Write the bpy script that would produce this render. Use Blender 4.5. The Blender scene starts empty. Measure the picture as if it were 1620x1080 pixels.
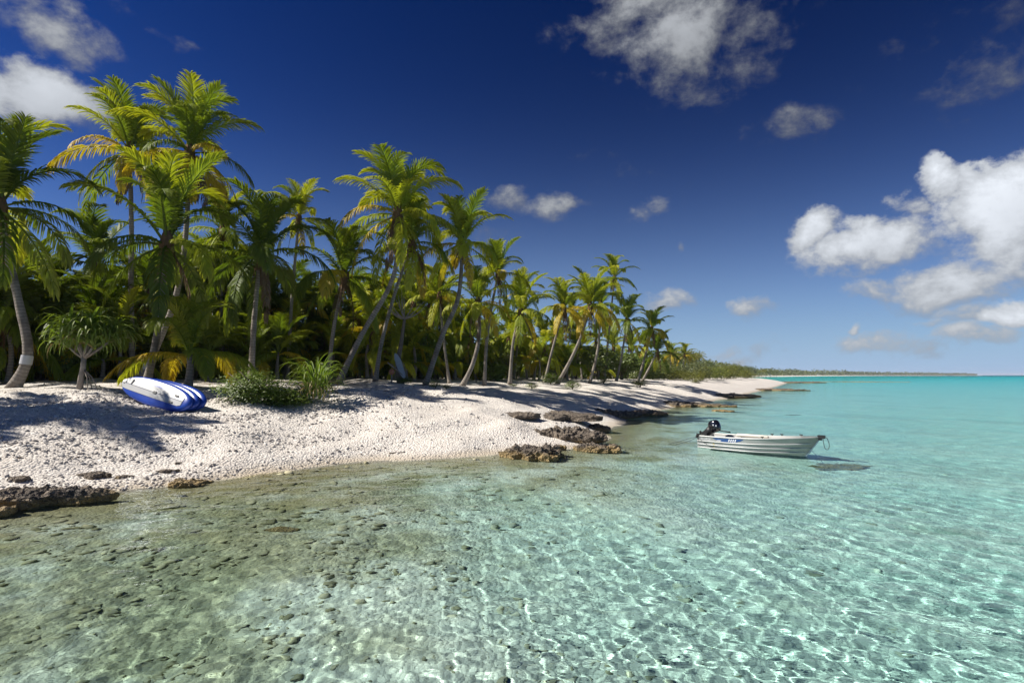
import bpy, math, random
import numpy as np
from mathutils import Vector, Matrix, Euler, noise as mnoise

S = bpy.context.scene
COL = S.collection
R = math.radians
random.seed(11)
RNG = np.random.default_rng(11)

# ------------------------------------------------------------------ camera, sky, sun, exposure
EYE = 2.6
PITCH = R(3.37)
FPX = 900.0                                   # focal length in pixels of a 1620 px wide frame
cam = bpy.data.cameras.new('camera')
cam_ob = bpy.data.objects.new('camera', cam)
COL.objects.link(cam_ob)
cam.sensor_width = 36.0
cam.lens = 20.0
cam.clip_start = 0.1
cam.clip_end = 30000
cam_ob.location = (0, 0, EYE)
cam_ob.rotation_euler = (R(90) + PITCH, 0, 0)
S.camera = cam_ob

SUN_EL, SUN_AZ = R(44), R(-95)               # azimuth from +Y towards +X
SUN_DIR = Vector((math.sin(SUN_AZ) * math.cos(SUN_EL), math.cos(SUN_AZ) * math.cos(SUN_EL), math.sin(SUN_EL)))
sun = bpy.data.lights.new('sun', 'SUN')
sun.energy = 4.7
sun.angle = R(0.5)
sun.color = (1.0, 0.945, 0.86)
sun.cycles.is_caustics_light = True
sun_ob = bpy.data.objects.new('sun', sun)
sun_ob.rotation_euler = SUN_DIR.to_track_quat('Z', 'Y').to_euler()
COL.objects.link(sun_ob)

S.view_settings.view_transform = 'Standard'
S.view_settings.look = 'None'
S.view_settings.exposure = 0.65
S.view_settings.gamma = 1.0
S.view_settings.use_curve_mapping = False
S.cycles.caustics_refractive = True
S.cycles.caustics_reflective = False
S.cycles.sample_clamp_indirect = 3.0
S.cycles.max_bounces = 8
S.cycles.diffuse_bounces = 3
S.cycles.glossy_bounces = 3
S.cycles.transmission_bounces = 6
S.cycles.transparent_max_bounces = 8
S.cycles.volume_bounces = 0


def pdir(px, py):
    """world direction through a pixel of the photograph (1620 x 1080)"""
    x, z = (px - 810) / FPX, (540 - py) / FPX
    c, s = math.cos(PITCH), math.sin(PITCH)
    return Vector((x, c - z * s, s + z * c))


def at(px, py, D):
    """world point at depth D (metres along +Y) seen through a pixel"""
    d = pdir(px, py)
    return Vector((0, 0, EYE)) + d * (D / d.y)


class NT:
    """small helper for building node trees"""
    def __init__(s, tree):
        s.t = tree
    def n(s, kind, **kw):
        nd = s.t.nodes.new(kind)
        for k, v in kw.items():
            setattr(nd, k, v)
        return nd
    def put(s, sock, v):
        if v is None:
            return
        if isinstance(v, bpy.types.NodeSocket):
            s.t.links.new(v, sock)
        elif isinstance(v, bpy.types.Node):
            s.t.links.new(v.outputs[0], sock)
        else:
            sock.default_value = v
    def math(s, op, a, b=None, c=None, clamp=False):
        nd = s.n('ShaderNodeMath', operation=op, use_clamp=clamp)
        for i, v in enumerate((a, b, c)):
            s.put(nd.inputs[i], v)
        return nd.outputs[0]
    def vmath(s, op, a, b=None):
        nd = s.n('ShaderNodeVectorMath', operation=op)
        s.put(nd.inputs[0], a); s.put(nd.inputs[1], b)
        return nd.outputs['Value'] if op in ('LENGTH', 'DOT_PRODUCT', 'DISTANCE') else nd.outputs[0]
    def mix(s, f, a, b, blend='MIX'):
        nd = s.n('ShaderNodeMix', data_type='RGBA', blend_type=blend)
        s.put(nd.inputs[0], f); s.put(nd.inputs[6], a); s.put(nd.inputs[7], b)
        return nd.outputs[2]
    def ramp(s, f, stops, interp='LINEAR'):
        nd = s.n('ShaderNodeValToRGB')
        nd.color_ramp.interpolation = interp
        e = nd.color_ramp.elements
        while len(e) < len(stops):
            e.new(0.5)
        for el, (p, c) in zip(e, stops):
            el.position = p
            el.color = c if len(c) == 4 else (*c, 1)
        s.put(nd.inputs[0], f)
        return nd.outputs[0]
    def smooth(s, v, a, b, lo=0.0, hi=1.0):
        nd = s.n('ShaderNodeMapRange', interpolation_type='SMOOTHSTEP')
        s.put(nd.inputs[0], v)
        for i, x in enumerate((a, b, lo, hi)):
            s.put(nd.inputs[i + 1], x)
        return nd.outputs[0]
    def noise(s, vec, scale, detail=4, rough=0.55, dist=0.0):
        nd = s.n('ShaderNodeTexNoise')
        s.put(nd.inputs['Vector'], vec)
        nd.inputs['Scale'].default_value = scale
        nd.inputs['Detail'].default_value = detail
        nd.inputs['Roughness'].default_value = rough
        nd.inputs['Distortion'].default_value = dist
        return nd.outputs[0]
    def scale(s, vec, xyz):
        return s.vmath('MULTIPLY', vec, xyz)


world = bpy.data.worlds.new('World')
S.world = world
world.use_nodes = True
W = NT(world.node_tree)
bg = world.node_tree.nodes['Background']
SKY = 0.1
sky = W.n('ShaderNodeTexSky', sky_type='NISHITA', sun_disc=False)
sky.sun_elevation = SUN_EL
sky.sun_rotation = SUN_AZ
sky.air_density = 1.0
sky.dust_density = 0.2
sky.ozone_density = 3.0
tc = W.n('ShaderNodeTexCoord').outputs['Generated']
sep = W.n('ShaderNodeSeparateXYZ'); W.put(sep.inputs[0], tc)
az = W.math('ARCTAN2', sep.outputs[0], sep.outputs[1])
el = W.math('ARCSINE', sep.outputs[2])
# polarised, deep tropical blue: the same response for the whole dome
gam = W.n('ShaderNodeGamma'); W.put(gam.inputs[0], W.mix(1.0, sky.outputs[0], (0.1, 0.1, 0.1, 1), 'MULTIPLY')); gam.inputs[1].default_value = 2.1
deep = W.mix(1.0, gam.outputs[0], (1.75, 4.2, 6.6, 1), 'MULTIPLY')
hz = W.math('POWER', 2.718, W.math('MULTIPLY', W.math('POWER', W.math('MULTIPLY', W.math('MAXIMUM', el, 0.0), 6.45), 1.35), -1.0))
skyc = W.mix(W.math('MULTIPLY', hz, 0.97), deep, (2.35, 3.3, 4.75, 1))
# clouds: (px, py, half width px, half height px, weight, brightness)
CL = [(1480, 480, 190, 60, .62, .50), (1560, 430, 120, 60, .7, .56), (1450, 552, 200, 26, .62, .54), (1080, 70, 95, 60, 1.5, .40), (1030, 20, 120, 45, 1.1, .38),
      (1090, 65, 165, 105, 1.15, .36), (960, 30, 110, 60, .95, .34), (1180, 95, 70, 60, .6, .3),
      (1250, 195, 110, 40, .78, .30), (1340, 130, 90, 40, .55, .26), (1560, 110, 150, 70, .72, .26), (1500, 40, 120, 50, .55, .22), (1640, 60, 110, 70, .6, .25),
      (1590, 330, 150, 110, 1.7, .78), (1500, 285, 60, 50, 1.3, .8), (1440, 330, 55, 30, .9, .66),
      (1300, 360, 45, 40, 1.3, .72), (1390, 395, 125, 55, 1.5, .68), (1500, 455, 110, 45, 1.4, .64), (1390, 470, 80, 22, .8, .6), (1560, 500, 80, 26, .8, .58),
      (1600, 500, 45, 30, 1.3, .8), (1500, 515, 60, 12, .8, .66), (1560, 535, 90, 25, 1.0, .62), (1390, 548, 130, 22, .8, .6), (1360, 525, 16, 12, .9, .7),
      (880, 330, 85, 28, .95, .40), (790, 315, 40, 25, .9, .38), (950, 292, 25, 18, .7, .36), (1040, 335, 45, 22, .95, .44), (1078, 400, 16, 14, .7, .4), (800, 390, 60, 50, .4, .25), (940, 245, 50, 14, .5, .3),
      (1060, 483, 55, 18, .9, .56), (1195, 487, 38, 22, .95, .6), (1150, 555, 160, 22, .6, .55), (1010, 275, 60, 16, .45, .28),
      (60, 140, 125, 50, 1.45, .56), (-30, 130, 90, 50, 1.3, .58), (150, 190, 90, 40, .75, .3), (80, 45, 140, 60, .85, .42), (40, 20, 90, 40, .8, .4), (270, 40, 70, 28, .7, .36), (405, 297, 40, 14, .55, .3), (190, 5, 60, 20, .4, .3)]
wn = W.n('ShaderNodeTexNoise'); W.put(wn.inputs['Vector'], tc); wn.inputs['Scale'].default_value = 7; wn.inputs['Detail'].default_value = 5
warp = W.vmath('MULTIPLY', W.vmath('SUBTRACT', wn.outputs['Color'], (.5, .5, .5)), (.13, .10, 0))
comb = W.n('ShaderNodeCombineXYZ'); W.put(comb.inputs[0], az); W.put(comb.inputs[1], el)
ae = W.vmath('ADD', comb.outputs[0], warp)
tot, bri = None, None
for px, py, rx, ry, wgt, br in CL:
    d = pdir(px, py).normalized()
    a0, e0 = math.atan2(d.x, d.y), math.asin(d.z)
    d1 = pdir(px + rx, py).normalized(); d2 = pdir(px, py - ry).normalized()
    ra = abs(math.atan2(d1.x, d1.y) - a0); re = abs(math.asin(d2.z) - e0)
    q_ = W.vmath('MULTIPLY', W.vmath('SUBTRACT', ae, (a0, e0, 0)), (.94 / ra, .94 / re, 0))
    l = W.vmath('LENGTH', q_)
    lift = W.math('MULTIPLY', W.vmath('DOT_PRODUCT', q_, (-.12, .26, 0)), 1.0)
    m = W.math('MULTIPLY', W.math('SUBTRACT', 1.25, l, clamp=True), wgt)
    b = W.math('MULTIPLY', m, W.math('MULTIPLY_ADD', lift, br, br))
    tot = m if tot is None else W.math('MAXIMUM', tot, m)
    bri = b if bri is None else W.math('MAXIMUM', bri, b)
# the same kind of scattered cloud all round the rest of the dome
rest = W.math('MULTIPLY', W.smooth(W.noise(W.scale(tc, (1, 1, 2.2)), 3.2, 3), .52, .72), W.smooth(W.math('ABSOLUTE', az), .86, 1.1))
rest = W.math('MULTIPLY', rest, W.smooth(sep.outputs[2], 0.0, 0.12))
tot = W.math('MAXIMUM', tot, rest)
bri = W.math('MAXIMUM', bri, W.math('MULTIPLY', rest, .5))
fb = W.noise(W.scale(tc, (1, 1, 1.35)), 11.0, 10, .64, .15)
fb2 = W.noise(W.scale(tc, (1, 1, 1.3)), 38.0, 7, .62)
dens = W.math('ADD', tot, W.math('ADD', W.math('MULTIPLY', W.math('SUBTRACT', fb, .5), 2.7), W.math('MULTIPLY', W.math('SUBTRACT', fb2, .5), .8)))
brn0 = W.math('DIVIDE', bri, W.math('MAXIMUM', tot, .05))
cov = W.math('MULTIPLY', W.smooth(dens, .34, W.math('SUBTRACT', 1.75, brn0)), W.smooth(tot, 0.0, .35))
brn = W.math('DIVIDE', bri, W.math('MAXIMUM', tot, .05))
shade = W.math('MULTIPLY', W.math('ADD', .62, W.math('MULTIPLY', W.smooth(dens, .6, 1.7), .45)), W.math('ADD', .82, W.math('MULTIPLY', fb, .3)))
ccol = W.mix(1.0, (10.5, 10.9, 11.6, 1), W.math('MULTIPLY', brn, shade), 'MULTIPLY')
cmx = W.n('ShaderNodeVectorMath', operation='SCALE'); cmx.inputs[0].default_value = (6.5, 6.85, 7.35); W.put(cmx.inputs[3], W.math('MULTIPLY', brn, shade))
final = W.mix(W.math('MULTIPLY', cov, .95), skyc, cmx.outputs[0])
W.put(bg.inputs[0], final)
bg.inputs[1].default_value = SKY


# ------------------------------------------------------------------ helpers
def tag(o, label=None, cat=None, group=None, kind=None):
    if label: o['label'] = label
    if cat: o['category'] = cat
    if group: o['group'] = group
    if kind: o['kind'] = kind
    return o


def empty(name, loc, rz=0.0):
    o = bpy.data.objects.new(name, None)
    o.location = loc
    o.rotation_euler = (0, 0, rz)
    o.empty_display_size = .1
    COL.objects.link(o)
    return o


def link(name, me, parent=None, loc=(0, 0, 0), rot=(0, 0, 0), sc=(1, 1, 1), mat=None):
    o = bpy.data.objects.new(name, me)
    COL.objects.link(o)
    o.location, o.rotation_euler, o.scale = loc, rot, sc
    if parent: o.parent = parent
    if mat:
        if not me.materials:
            me.materials.append(mat)
        if me.materials[0] is not mat:
            o.material_slots[0].link = 'OBJECT'
            o.material_slots[0].material = mat
    return o


class MB:
    """collects vertices and faces of ONE mesh"""
    def __init__(s):
        s.v, s.f, s.a = [], [], []
    def add(s, vs, fs, a=None):
        b = len(s.v)
        s.v.extend(tuple(p) for p in vs)
        s.f.extend(tuple(b + i for i in f) for f in fs)
        if a is not None: s.a.extend(a)
    def tube(s, pts, rad, n=8, cap=True):
        pts = [Vector(p) for p in pts]
        if not hasattr(rad, '__len__'): rad = [rad] * len(pts)
        b = len(s.v)
        t0 = (pts[1] - pts[0]).normalized()
        u = t0.orthogonal().normalized()
        for i, p in enumerate(pts):
            t = (pts[min(i + 1, len(pts) - 1)] - pts[max(i - 1, 0)]).normalized()
            u = (u - t * u.dot(t)).normalized()
            w = t.cross(u)
            for k in range(n):
                a = 2 * math.pi * k / n
                s.v.append(tuple(p + (u * math.cos(a) + w * math.sin(a)) * rad[i]))
        for i in range(len(pts) - 1):
            for k in range(n):
                s.f.append((b + i * n + k, b + i * n + (k + 1) % n, b + (i + 1) * n + (k + 1) % n, b + (i + 1) * n + k))
        if cap:
            s.f.append(tuple(b + k for k in reversed(range(n))))
            s.f.append(tuple(b + (len(pts) - 1) * n + k for k in range(n)))
    def box(s, c, h, rot=None):
        vs = []
        for x in (-1, 1):
            for y in (-1, 1):
                for z in (-1, 1):
                    p = Vector((x * h[0], y * h[1], z * h[2]))
                    if rot is not None: p = rot @ p
                    vs.append(p + Vector(c))
        s.add(vs, [(0, 1, 3, 2), (4, 6, 7, 5), (0, 4, 5, 1), (2, 3, 7, 6), (0, 2, 6, 4), (1, 5, 7, 3)])
    def mesh(s, name, mat=None, smooth=False):
        me = bpy.data.meshes.new(name)
        me.from_pydata(s.v, [], s.f)
        if s.a and len(s.a) == len(s.v):
            at_ = me.attributes.new('tip', 'FLOAT', 'POINT')
            at_.data.foreach_set('value', np.array(s.a, dtype=np.float32))
        if smooth:
            me.polygons.foreach_set('use_smooth', np.ones(len(me.polygons), bool))
        if mat: me.materials.append(mat)
        me.update()
        return me


def grid_mesh(name, X, Y, Z, attrs=None):
    nr, na = X.shape
    me = bpy.data.meshes.new(name)
    V = np.stack([X, Y, Z], -1).reshape(-1, 3).astype(np.float32)
    i = (np.arange(nr - 1)[:, None] * na + np.arange(na - 1)[None]).ravel()
    F = np.stack([i, i + 1, i + na + 1, i + na], -1).astype(np.int32)
    me.vertices.add(len(V)); me.vertices.foreach_set('co', V.ravel())
    me.loops.add(F.size); me.loops.foreach_set('vertex_index', F.ravel())
    me.polygons.add(len(F))
    me.polygons.foreach_set('loop_start', np.arange(len(F), dtype=np.int32) * 4)
    me.polygons.foreach_set('loop_total', np.full(len(F), 4, np.int32))
    me.update(calc_edges=True)
    me.polygons.foreach_set('use_smooth', np.ones(len(F), bool))
    for k, v in (attrs or {}).items():
        a = me.attributes.new(k, 'FLOAT', 'POINT')
        a.data.foreach_set('value', v.ravel().astype(np.float32))
    me.validate()
    return me


def polar(steps, amin, amax, ka):
    rs = []
    for r0, r1, k in steps:
        n = int(math.log(r1 / r0) / k) + 1
        rs.append(r0 * np.exp(np.arange(n) / n * math.log(r1 / r0)))
    rs.append(np.array([steps[-1][1]]))
    r = np.concatenate(rs)
    a = np.linspace(amin, amax, int((amax - amin) / ka) + 1)
    RR, A = np.meshgrid(r, a, indexing='ij')
    return RR * np.sin(A), RR * np.cos(A), RR


# ------------------------------------------------------------------ materials
def new_mat(name):
    m = bpy.data.materials.new(name)
    m.use_nodes = True
    t = NT(m.node_tree)
    return m, t, m.node_tree.nodes['Principled BSDF'], m.node_tree.nodes['Material Output']


def simple_mat(name, col, rough=.6, metal=0.0, var=.12, scale=8.0, bump=0.0, spec=.5, coat=0.0):
    m, t, p, o = new_mat(name)
    oc = t.n('ShaderNodeTexCoord').outputs['Object']
    nz = t.noise(oc, scale, 4, .6)
    dark = tuple(c * (1 - var * 1.6) for c in col) + (1,)
    lite = tuple(min(1, c * (1 + var)) for c in col) + (1,)
    t.put(p.inputs['Base Color'], t.mix(nz, dark, lite))
    p.inputs['Roughness'].default_value = rough
    p.inputs['Metallic'].default_value = metal
    p.inputs['Specular IOR Level'].default_value = spec
    p.inputs['Coat Weight'].default_value = coat
    if bump:
        b = t.n('ShaderNodeBump'); b.inputs['Strength'].default_value = bump; b.inputs['Distance'].default_value = .02
        t.put(b.inputs['Height'], t.noise(oc, scale * 3, 5, .6))
        t.put(p.inputs['Normal'], b.outputs[0])
    return m


def leaf_mat(name, c0, c1, tipc, trans=.38, gloss=.07, tipf=.5):
    m, t, p, o = new_mat(name)
    t.t.nodes.remove(p)
    oi = t.n('ShaderNodeObjectInfo')
    ge = t.n('ShaderNodeNewGeometry')
    base = t.mix(oi.outputs['Random'], (*c0, 1), (*c1, 1))
    isl = t.math('MULTIPLY', ge.outputs['Random Per Island'], .55)
    base = t.mix(isl, base, (*[c * .55 for c in c0], 1))
    at_ = t.n('ShaderNodeAttribute', attribute_name='tip')
    base = t.mix(t.math('MULTIPLY', t.math('POWER', at_.outputs['Fac'], 2.0), tipf), base, (*tipc, 1))
    d = t.n('ShaderNodeBsdfDiffuse'); t.put(d.inputs[0], base)
    tr = t.n('ShaderNodeBsdfTranslucent'); t.put(tr.inputs[0], t.mix(1.0, base, (1.25, 1.35, .6, 1), 'MULTIPLY'))
    g = t.n('ShaderNodeBsdfGlossy'); g.inputs['Roughness'].default_value = .5; g.inputs[0].default_value = (1, 1, 1, 1)
    m1 = t.n('ShaderNodeMixShader'); m1.inputs[0].default_value = trans
    t.put(m1.inputs[1], d.outputs[0]); t.put(m1.inputs[2], tr.outputs[0])
    m2 = t.n('ShaderNodeMixShader'); m2.inputs[0].default_value = gloss
    t.put(m2.inputs[1], m1.outputs[0]); t.put(m2.inputs[2], g.outputs[0])
    t.put(o.inputs[0], m2.outputs[0])
    return m


M_GREEN = leaf_mat('palm_green', (.14, .21, .014), (.24, .30, .030), (.40, .37, .03), gloss=.018)
M_GREEN_SHADED = leaf_mat('palm_green_shaded', (.075, .125, .011), (.14, .20, .015), (.28, .28, .03), gloss=.02)  # darker copy of the palm green: shade of dim crowns put into the colour
M_LIME = leaf_mat('palm_lime', (.33, .38, .030), (.45, .45, .022), (.55, .46, .04), gloss=.018)
M_GOLD = leaf_mat('palm_gold', (.52, .42, .022), (.60, .42, .022), (.48, .28, .03), trans=.36, gloss=.03)
M_DEAD = leaf_mat('palm_dead', (.13, .085, .05), (.20, .13, .075), (.22, .16, .1), trans=.12, gloss=.02)
M_BROAD = leaf_mat('broad_leaf', (.085, .145, .012), (.16, .23, .030), (.26, .29, .02), trans=.34, gloss=.05)
M_BROADL = leaf_mat('broad_leaf_light', (.12, .17, .030), (.18, .22, .03), (.2, .2, .03), trans=.34, gloss=.06)
M_SCRUB = leaf_mat('scrub_leaf', (.12, .15, .03), (.20, .20, .035), (.24, .2, .05), trans=.3, gloss=.04)
M_SAGE = leaf_mat('sage_leaf', (.13, .16, .075), (.2, .22, .11), (.24, .24, .1), trans=.25, gloss=.03)
M_STRAP = leaf_mat('strap_leaf', (.13, .21, .02), (.21, .30, .03), (.32, .30, .06), trans=.34, gloss=.04)
M_STRAW = leaf_mat('strap_dry', (.30, .21, .09), (.38, .29, .14), (.4, .3, .15), trans=.2, gloss=.03)
M_FAR = leaf_mat('far_leaf', (.085, .115, .035), (.14, .16, .045), (.16, .16, .05), trans=.25, gloss=.02)


def trunk_mat():
    m, t, p, o = new_mat('palm_trunk')
    oc = t.n('ShaderNodeTexCoord').outputs['Object']
    a = t.n('ShaderNodeAttribute', attribute_name='tip').outputs['Fac']      # metres along the trunk
    wv = t.math('SINE', t.math('ADD', t.math('MULTIPLY', a, 44.0), t.math('MULTIPLY', t.noise(oc, 3.0, 2), 6.0)))
    ring = t.smooth(wv, .35, .95)
    nz = t.noise(t.scale(oc, (1, 1, .5)), 9.0, 5, .65)
    big = t.noise(oc, 1.3, 3)
    c = t.mix(nz, (.17, .145, .12, 1), (.40, .36, .31, 1))
    c = t.mix(t.smooth(big, .48, .66), c, (.17, .145, .12, 1))
    c = t.mix(t.math('MULTIPLY', ring, .55), c, (.13, .11, .09, 1))
    t.put(p.inputs['Base Color'], c)
    p.inputs['Roughness'].default_value = .95
    p.inputs['Specular IOR Level'].default_value = .15
    b = t.n('ShaderNodeBump'); b.inputs['Strength'].default_value = .7; b.inputs['Distance'].default_value = .015
    t.put(b.inputs['Height'], t.math('SUBTRACT', nz, t.math('MULTIPLY', ring, .7)))
    t.put(p.inputs['Normal'], b.outputs[0])
    return m


M_TRUNK = trunk_mat()
M_WOOD = simple_mat('bush_wood', (.16, .13, .10), .9, 0, .3, 6, .5, .2)
M_DRIFT = simple_mat('dead_wood', (.30, .26, .22), .9, 0, .35, 7, .6, .2)
M_FIBRE = simple_mat('palm_fibre', (.17, .105, .055), .95, 0, .4, 14, .8, .1)
M_NUT = simple_mat('coconut_husk', (.20, .17, .03), .45, 0, .3, 5, 0, .4)
M_BAND = simple_mat('metal_band', (.52, .51, .49), .5, .4, .12, 6, .1)


def rock_mat():
    m, t, p, o = new_mat('reef_rock')
    ge = t.n('ShaderNodeNewGeometry')
    pos = ge.outputs['Position']
    sp = t.n('ShaderNodeSeparateXYZ'); t.put(sp.inputs[0], pos)
    n1 = t.noise(pos, 5.0, 7, .68)
    n2 = t.noise(pos, 1.4, 4, .6)
    vo = t.n('ShaderNodeTexVoronoi', feature='F1'); t.put(vo.inputs['Vector'], pos); vo.inputs['Scale'].default_value = 13
    vo2 = t.n('ShaderNodeTexVoronoi', feature='F1'); t.put(vo2.inputs['Vector'], pos); vo2.inputs['Scale'].default_value = 34
    c = t.mix(t.smooth(n1, .3, .72), (.065, .054, .045, 1), (.33, .27, .21, 1))
    c = t.mix(t.smooth(n2, .48, .72), c, (.12, .105, .092, 1))
    # algae-stained tan band at the tide line (a stain of the rock itself)
    low = t.smooth(t.math('ADD', sp.outputs[2], t.math('MULTIPLY', t.math('SUBTRACT', n2, .5), .45)), .04, .26, 1.0, 0.0)
    c = t.mix(t.math('MULTIPLY', low, .8), c, t.mix(n1, (.22, .145, .055, 1), (.55, .41, .19, 1)))
    t.put(p.inputs['Base Color'], c)
    p.inputs['Roughness'].default_value = .9
    p.inputs['Specular IOR Level'].default_value = .25
    b = t.n('ShaderNodeBump'); b.inputs['Strength'].default_value = 1.0; b.inputs['Distance'].default_value = .07
    t.put(b.inputs['Height'], t.math('ADD', t.math('ADD', vo.outputs[0], t.math('MULTIPLY', vo2.outputs[0], .5)), t.math('MULTIPLY', n1, .9)))
    t.put(p.inputs['Normal'], b.outputs[0])
    return m


M_ROCK = rock_mat()


# ------------------------------------------------------------------ terrain
COAST = np.array([(-400, -300), (-60, -14), (-22, 3.5), (-14, 8.6), (-10.2, 11.3), (-7.9, 13.2), (-6.8, 15.2), (-4.6, 16.7), (-2.2, 18.0), (-0.3, 18.9), (1.2, 19.3),
                  (2.6, 20.6), (3.8, 23.5), (5.2, 29), (7.4, 35), (12.5, 45), (23.9, 63), (40, 92), (58, 125), (88, 182), (97, 205), (92, 222), (74, 240), (100, 330), (160, 440), (310, 720),
                  (708, 1300), (1245, 1900), (1900, 2420), (2190, 2640), (2230, 2760), (1300, 2400), (-500, 2600), (-4000, 1800), (-4000, -300)], float)


def sdist(x, y):
    """signed distance to the coast line, positive on land"""
    x = np.asarray(x, float); y = np.asarray(y, float)
    best = np.full(x.shape, 1e18); ins = np.zeros(x.shape, bool)
    n = len(COAST)
    for i in range(n):
        ax, ay = COAST[i]; bx, by = COAST[(i + 1) % n]
        dx, dy = bx - ax, by - ay
        tt = np.clip(((x - ax) * dx + (y - ay) * dy) / (dx * dx + dy * dy), 0, 1)
        best = np.minimum(best, (x - ax - tt * dx) ** 2 + (y - ay - tt * dy) ** 2)
        c = (ay > y) != (by > y)
        xi = ax + (y - ay) / (dy if abs(dy) > 1e-9 else 1e-9) * dx
        ins ^= c & (x < xi)
    d = np.sqrt(best)
    return np.where(ins, d, -d)


_WV = [(2 * math.pi / lam, RNG.random() * 6.28, RNG.random() * 6.28, lam) for lam in (7.3, 5.1, 3.4, 2.3, 1.7, 1.1, .8, .55)]


def lumps(x, y):
    z = 0 * x
    for k, th, ph, lam in _WV:
        z = z + lam * .011 * np.sin(k * (x * math.cos(th) + y * math.sin(th)) + ph + 1.3 * np.sin(.37 * k * (y * math.cos(th) - x * math.sin(th)) + ph * 2))
    return z


def height(x, y):
    x = np.asarray(x, float); y = np.asarray(y, float)
    r = np.hypot(x, y)
    d = sdist(x, y) + .35 * np.sin(x * .9 + y * .5) * np.exp(-r / 60) + .2 * np.sin(x * 2.3 - y * 1.7 + 1) * np.exp(-r / 40)
    far = np.clip((y - 55) / 60, 0, 1)
    top = 2.3 * (1 - far) + 1.75 * far
    zl = top * (1 - np.exp(-(np.maximum(d, 0) / (6.6 - 1.6 * far)) ** 1.2))
    o = np.maximum(-d, 0)
    right = np.clip((x + 3) / 14, 0, 1)
    zs = -(.16 * (1 - np.exp(-o / .8)) + (.62 + .75 * right) * (1 - np.exp(-o / 8.0)) + .45 * np.clip((o - 14) / 40, 0, 1) + .75 * np.clip((o - 60) / 300, 0, 1) + 26 * np.clip((r - 1500) / 1500, 0, 1))
    z = np.where(d > 0, zl, zs)
    amp = np.where(d > 0, np.clip(d / 2.0, .15, 1), np.clip(.35 + o / 10, .35, .8))
    return z + lumps(x, y) * amp * np.exp(-r / 250), d


def hz_at(x, y):
    z, _ = height(np.array([x]), np.array([y]))
    return float(z[0])


def ground(px, py):
    """point where the ray through a pixel meets the terrain"""
    d = pdir(px, py)
    t = np.exp(np.linspace(math.log(4), math.log(400), 1500))
    X, Y, Z = d.x / d.y * t, t, EYE + d.z / d.y * t
    h, _ = height(X, Y)
    hit = np.nonzero(np.maximum(h, -5.0) >= Z)[0]
    i = hit[0] if len(hit) else len(t) - 1
    return Vector((X[i], Y[i], h[i]))


def on_ground(px, D):
    x = (px - 810) / FPX * D
    return Vector((x, D, hz_at(x, D)))


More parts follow.
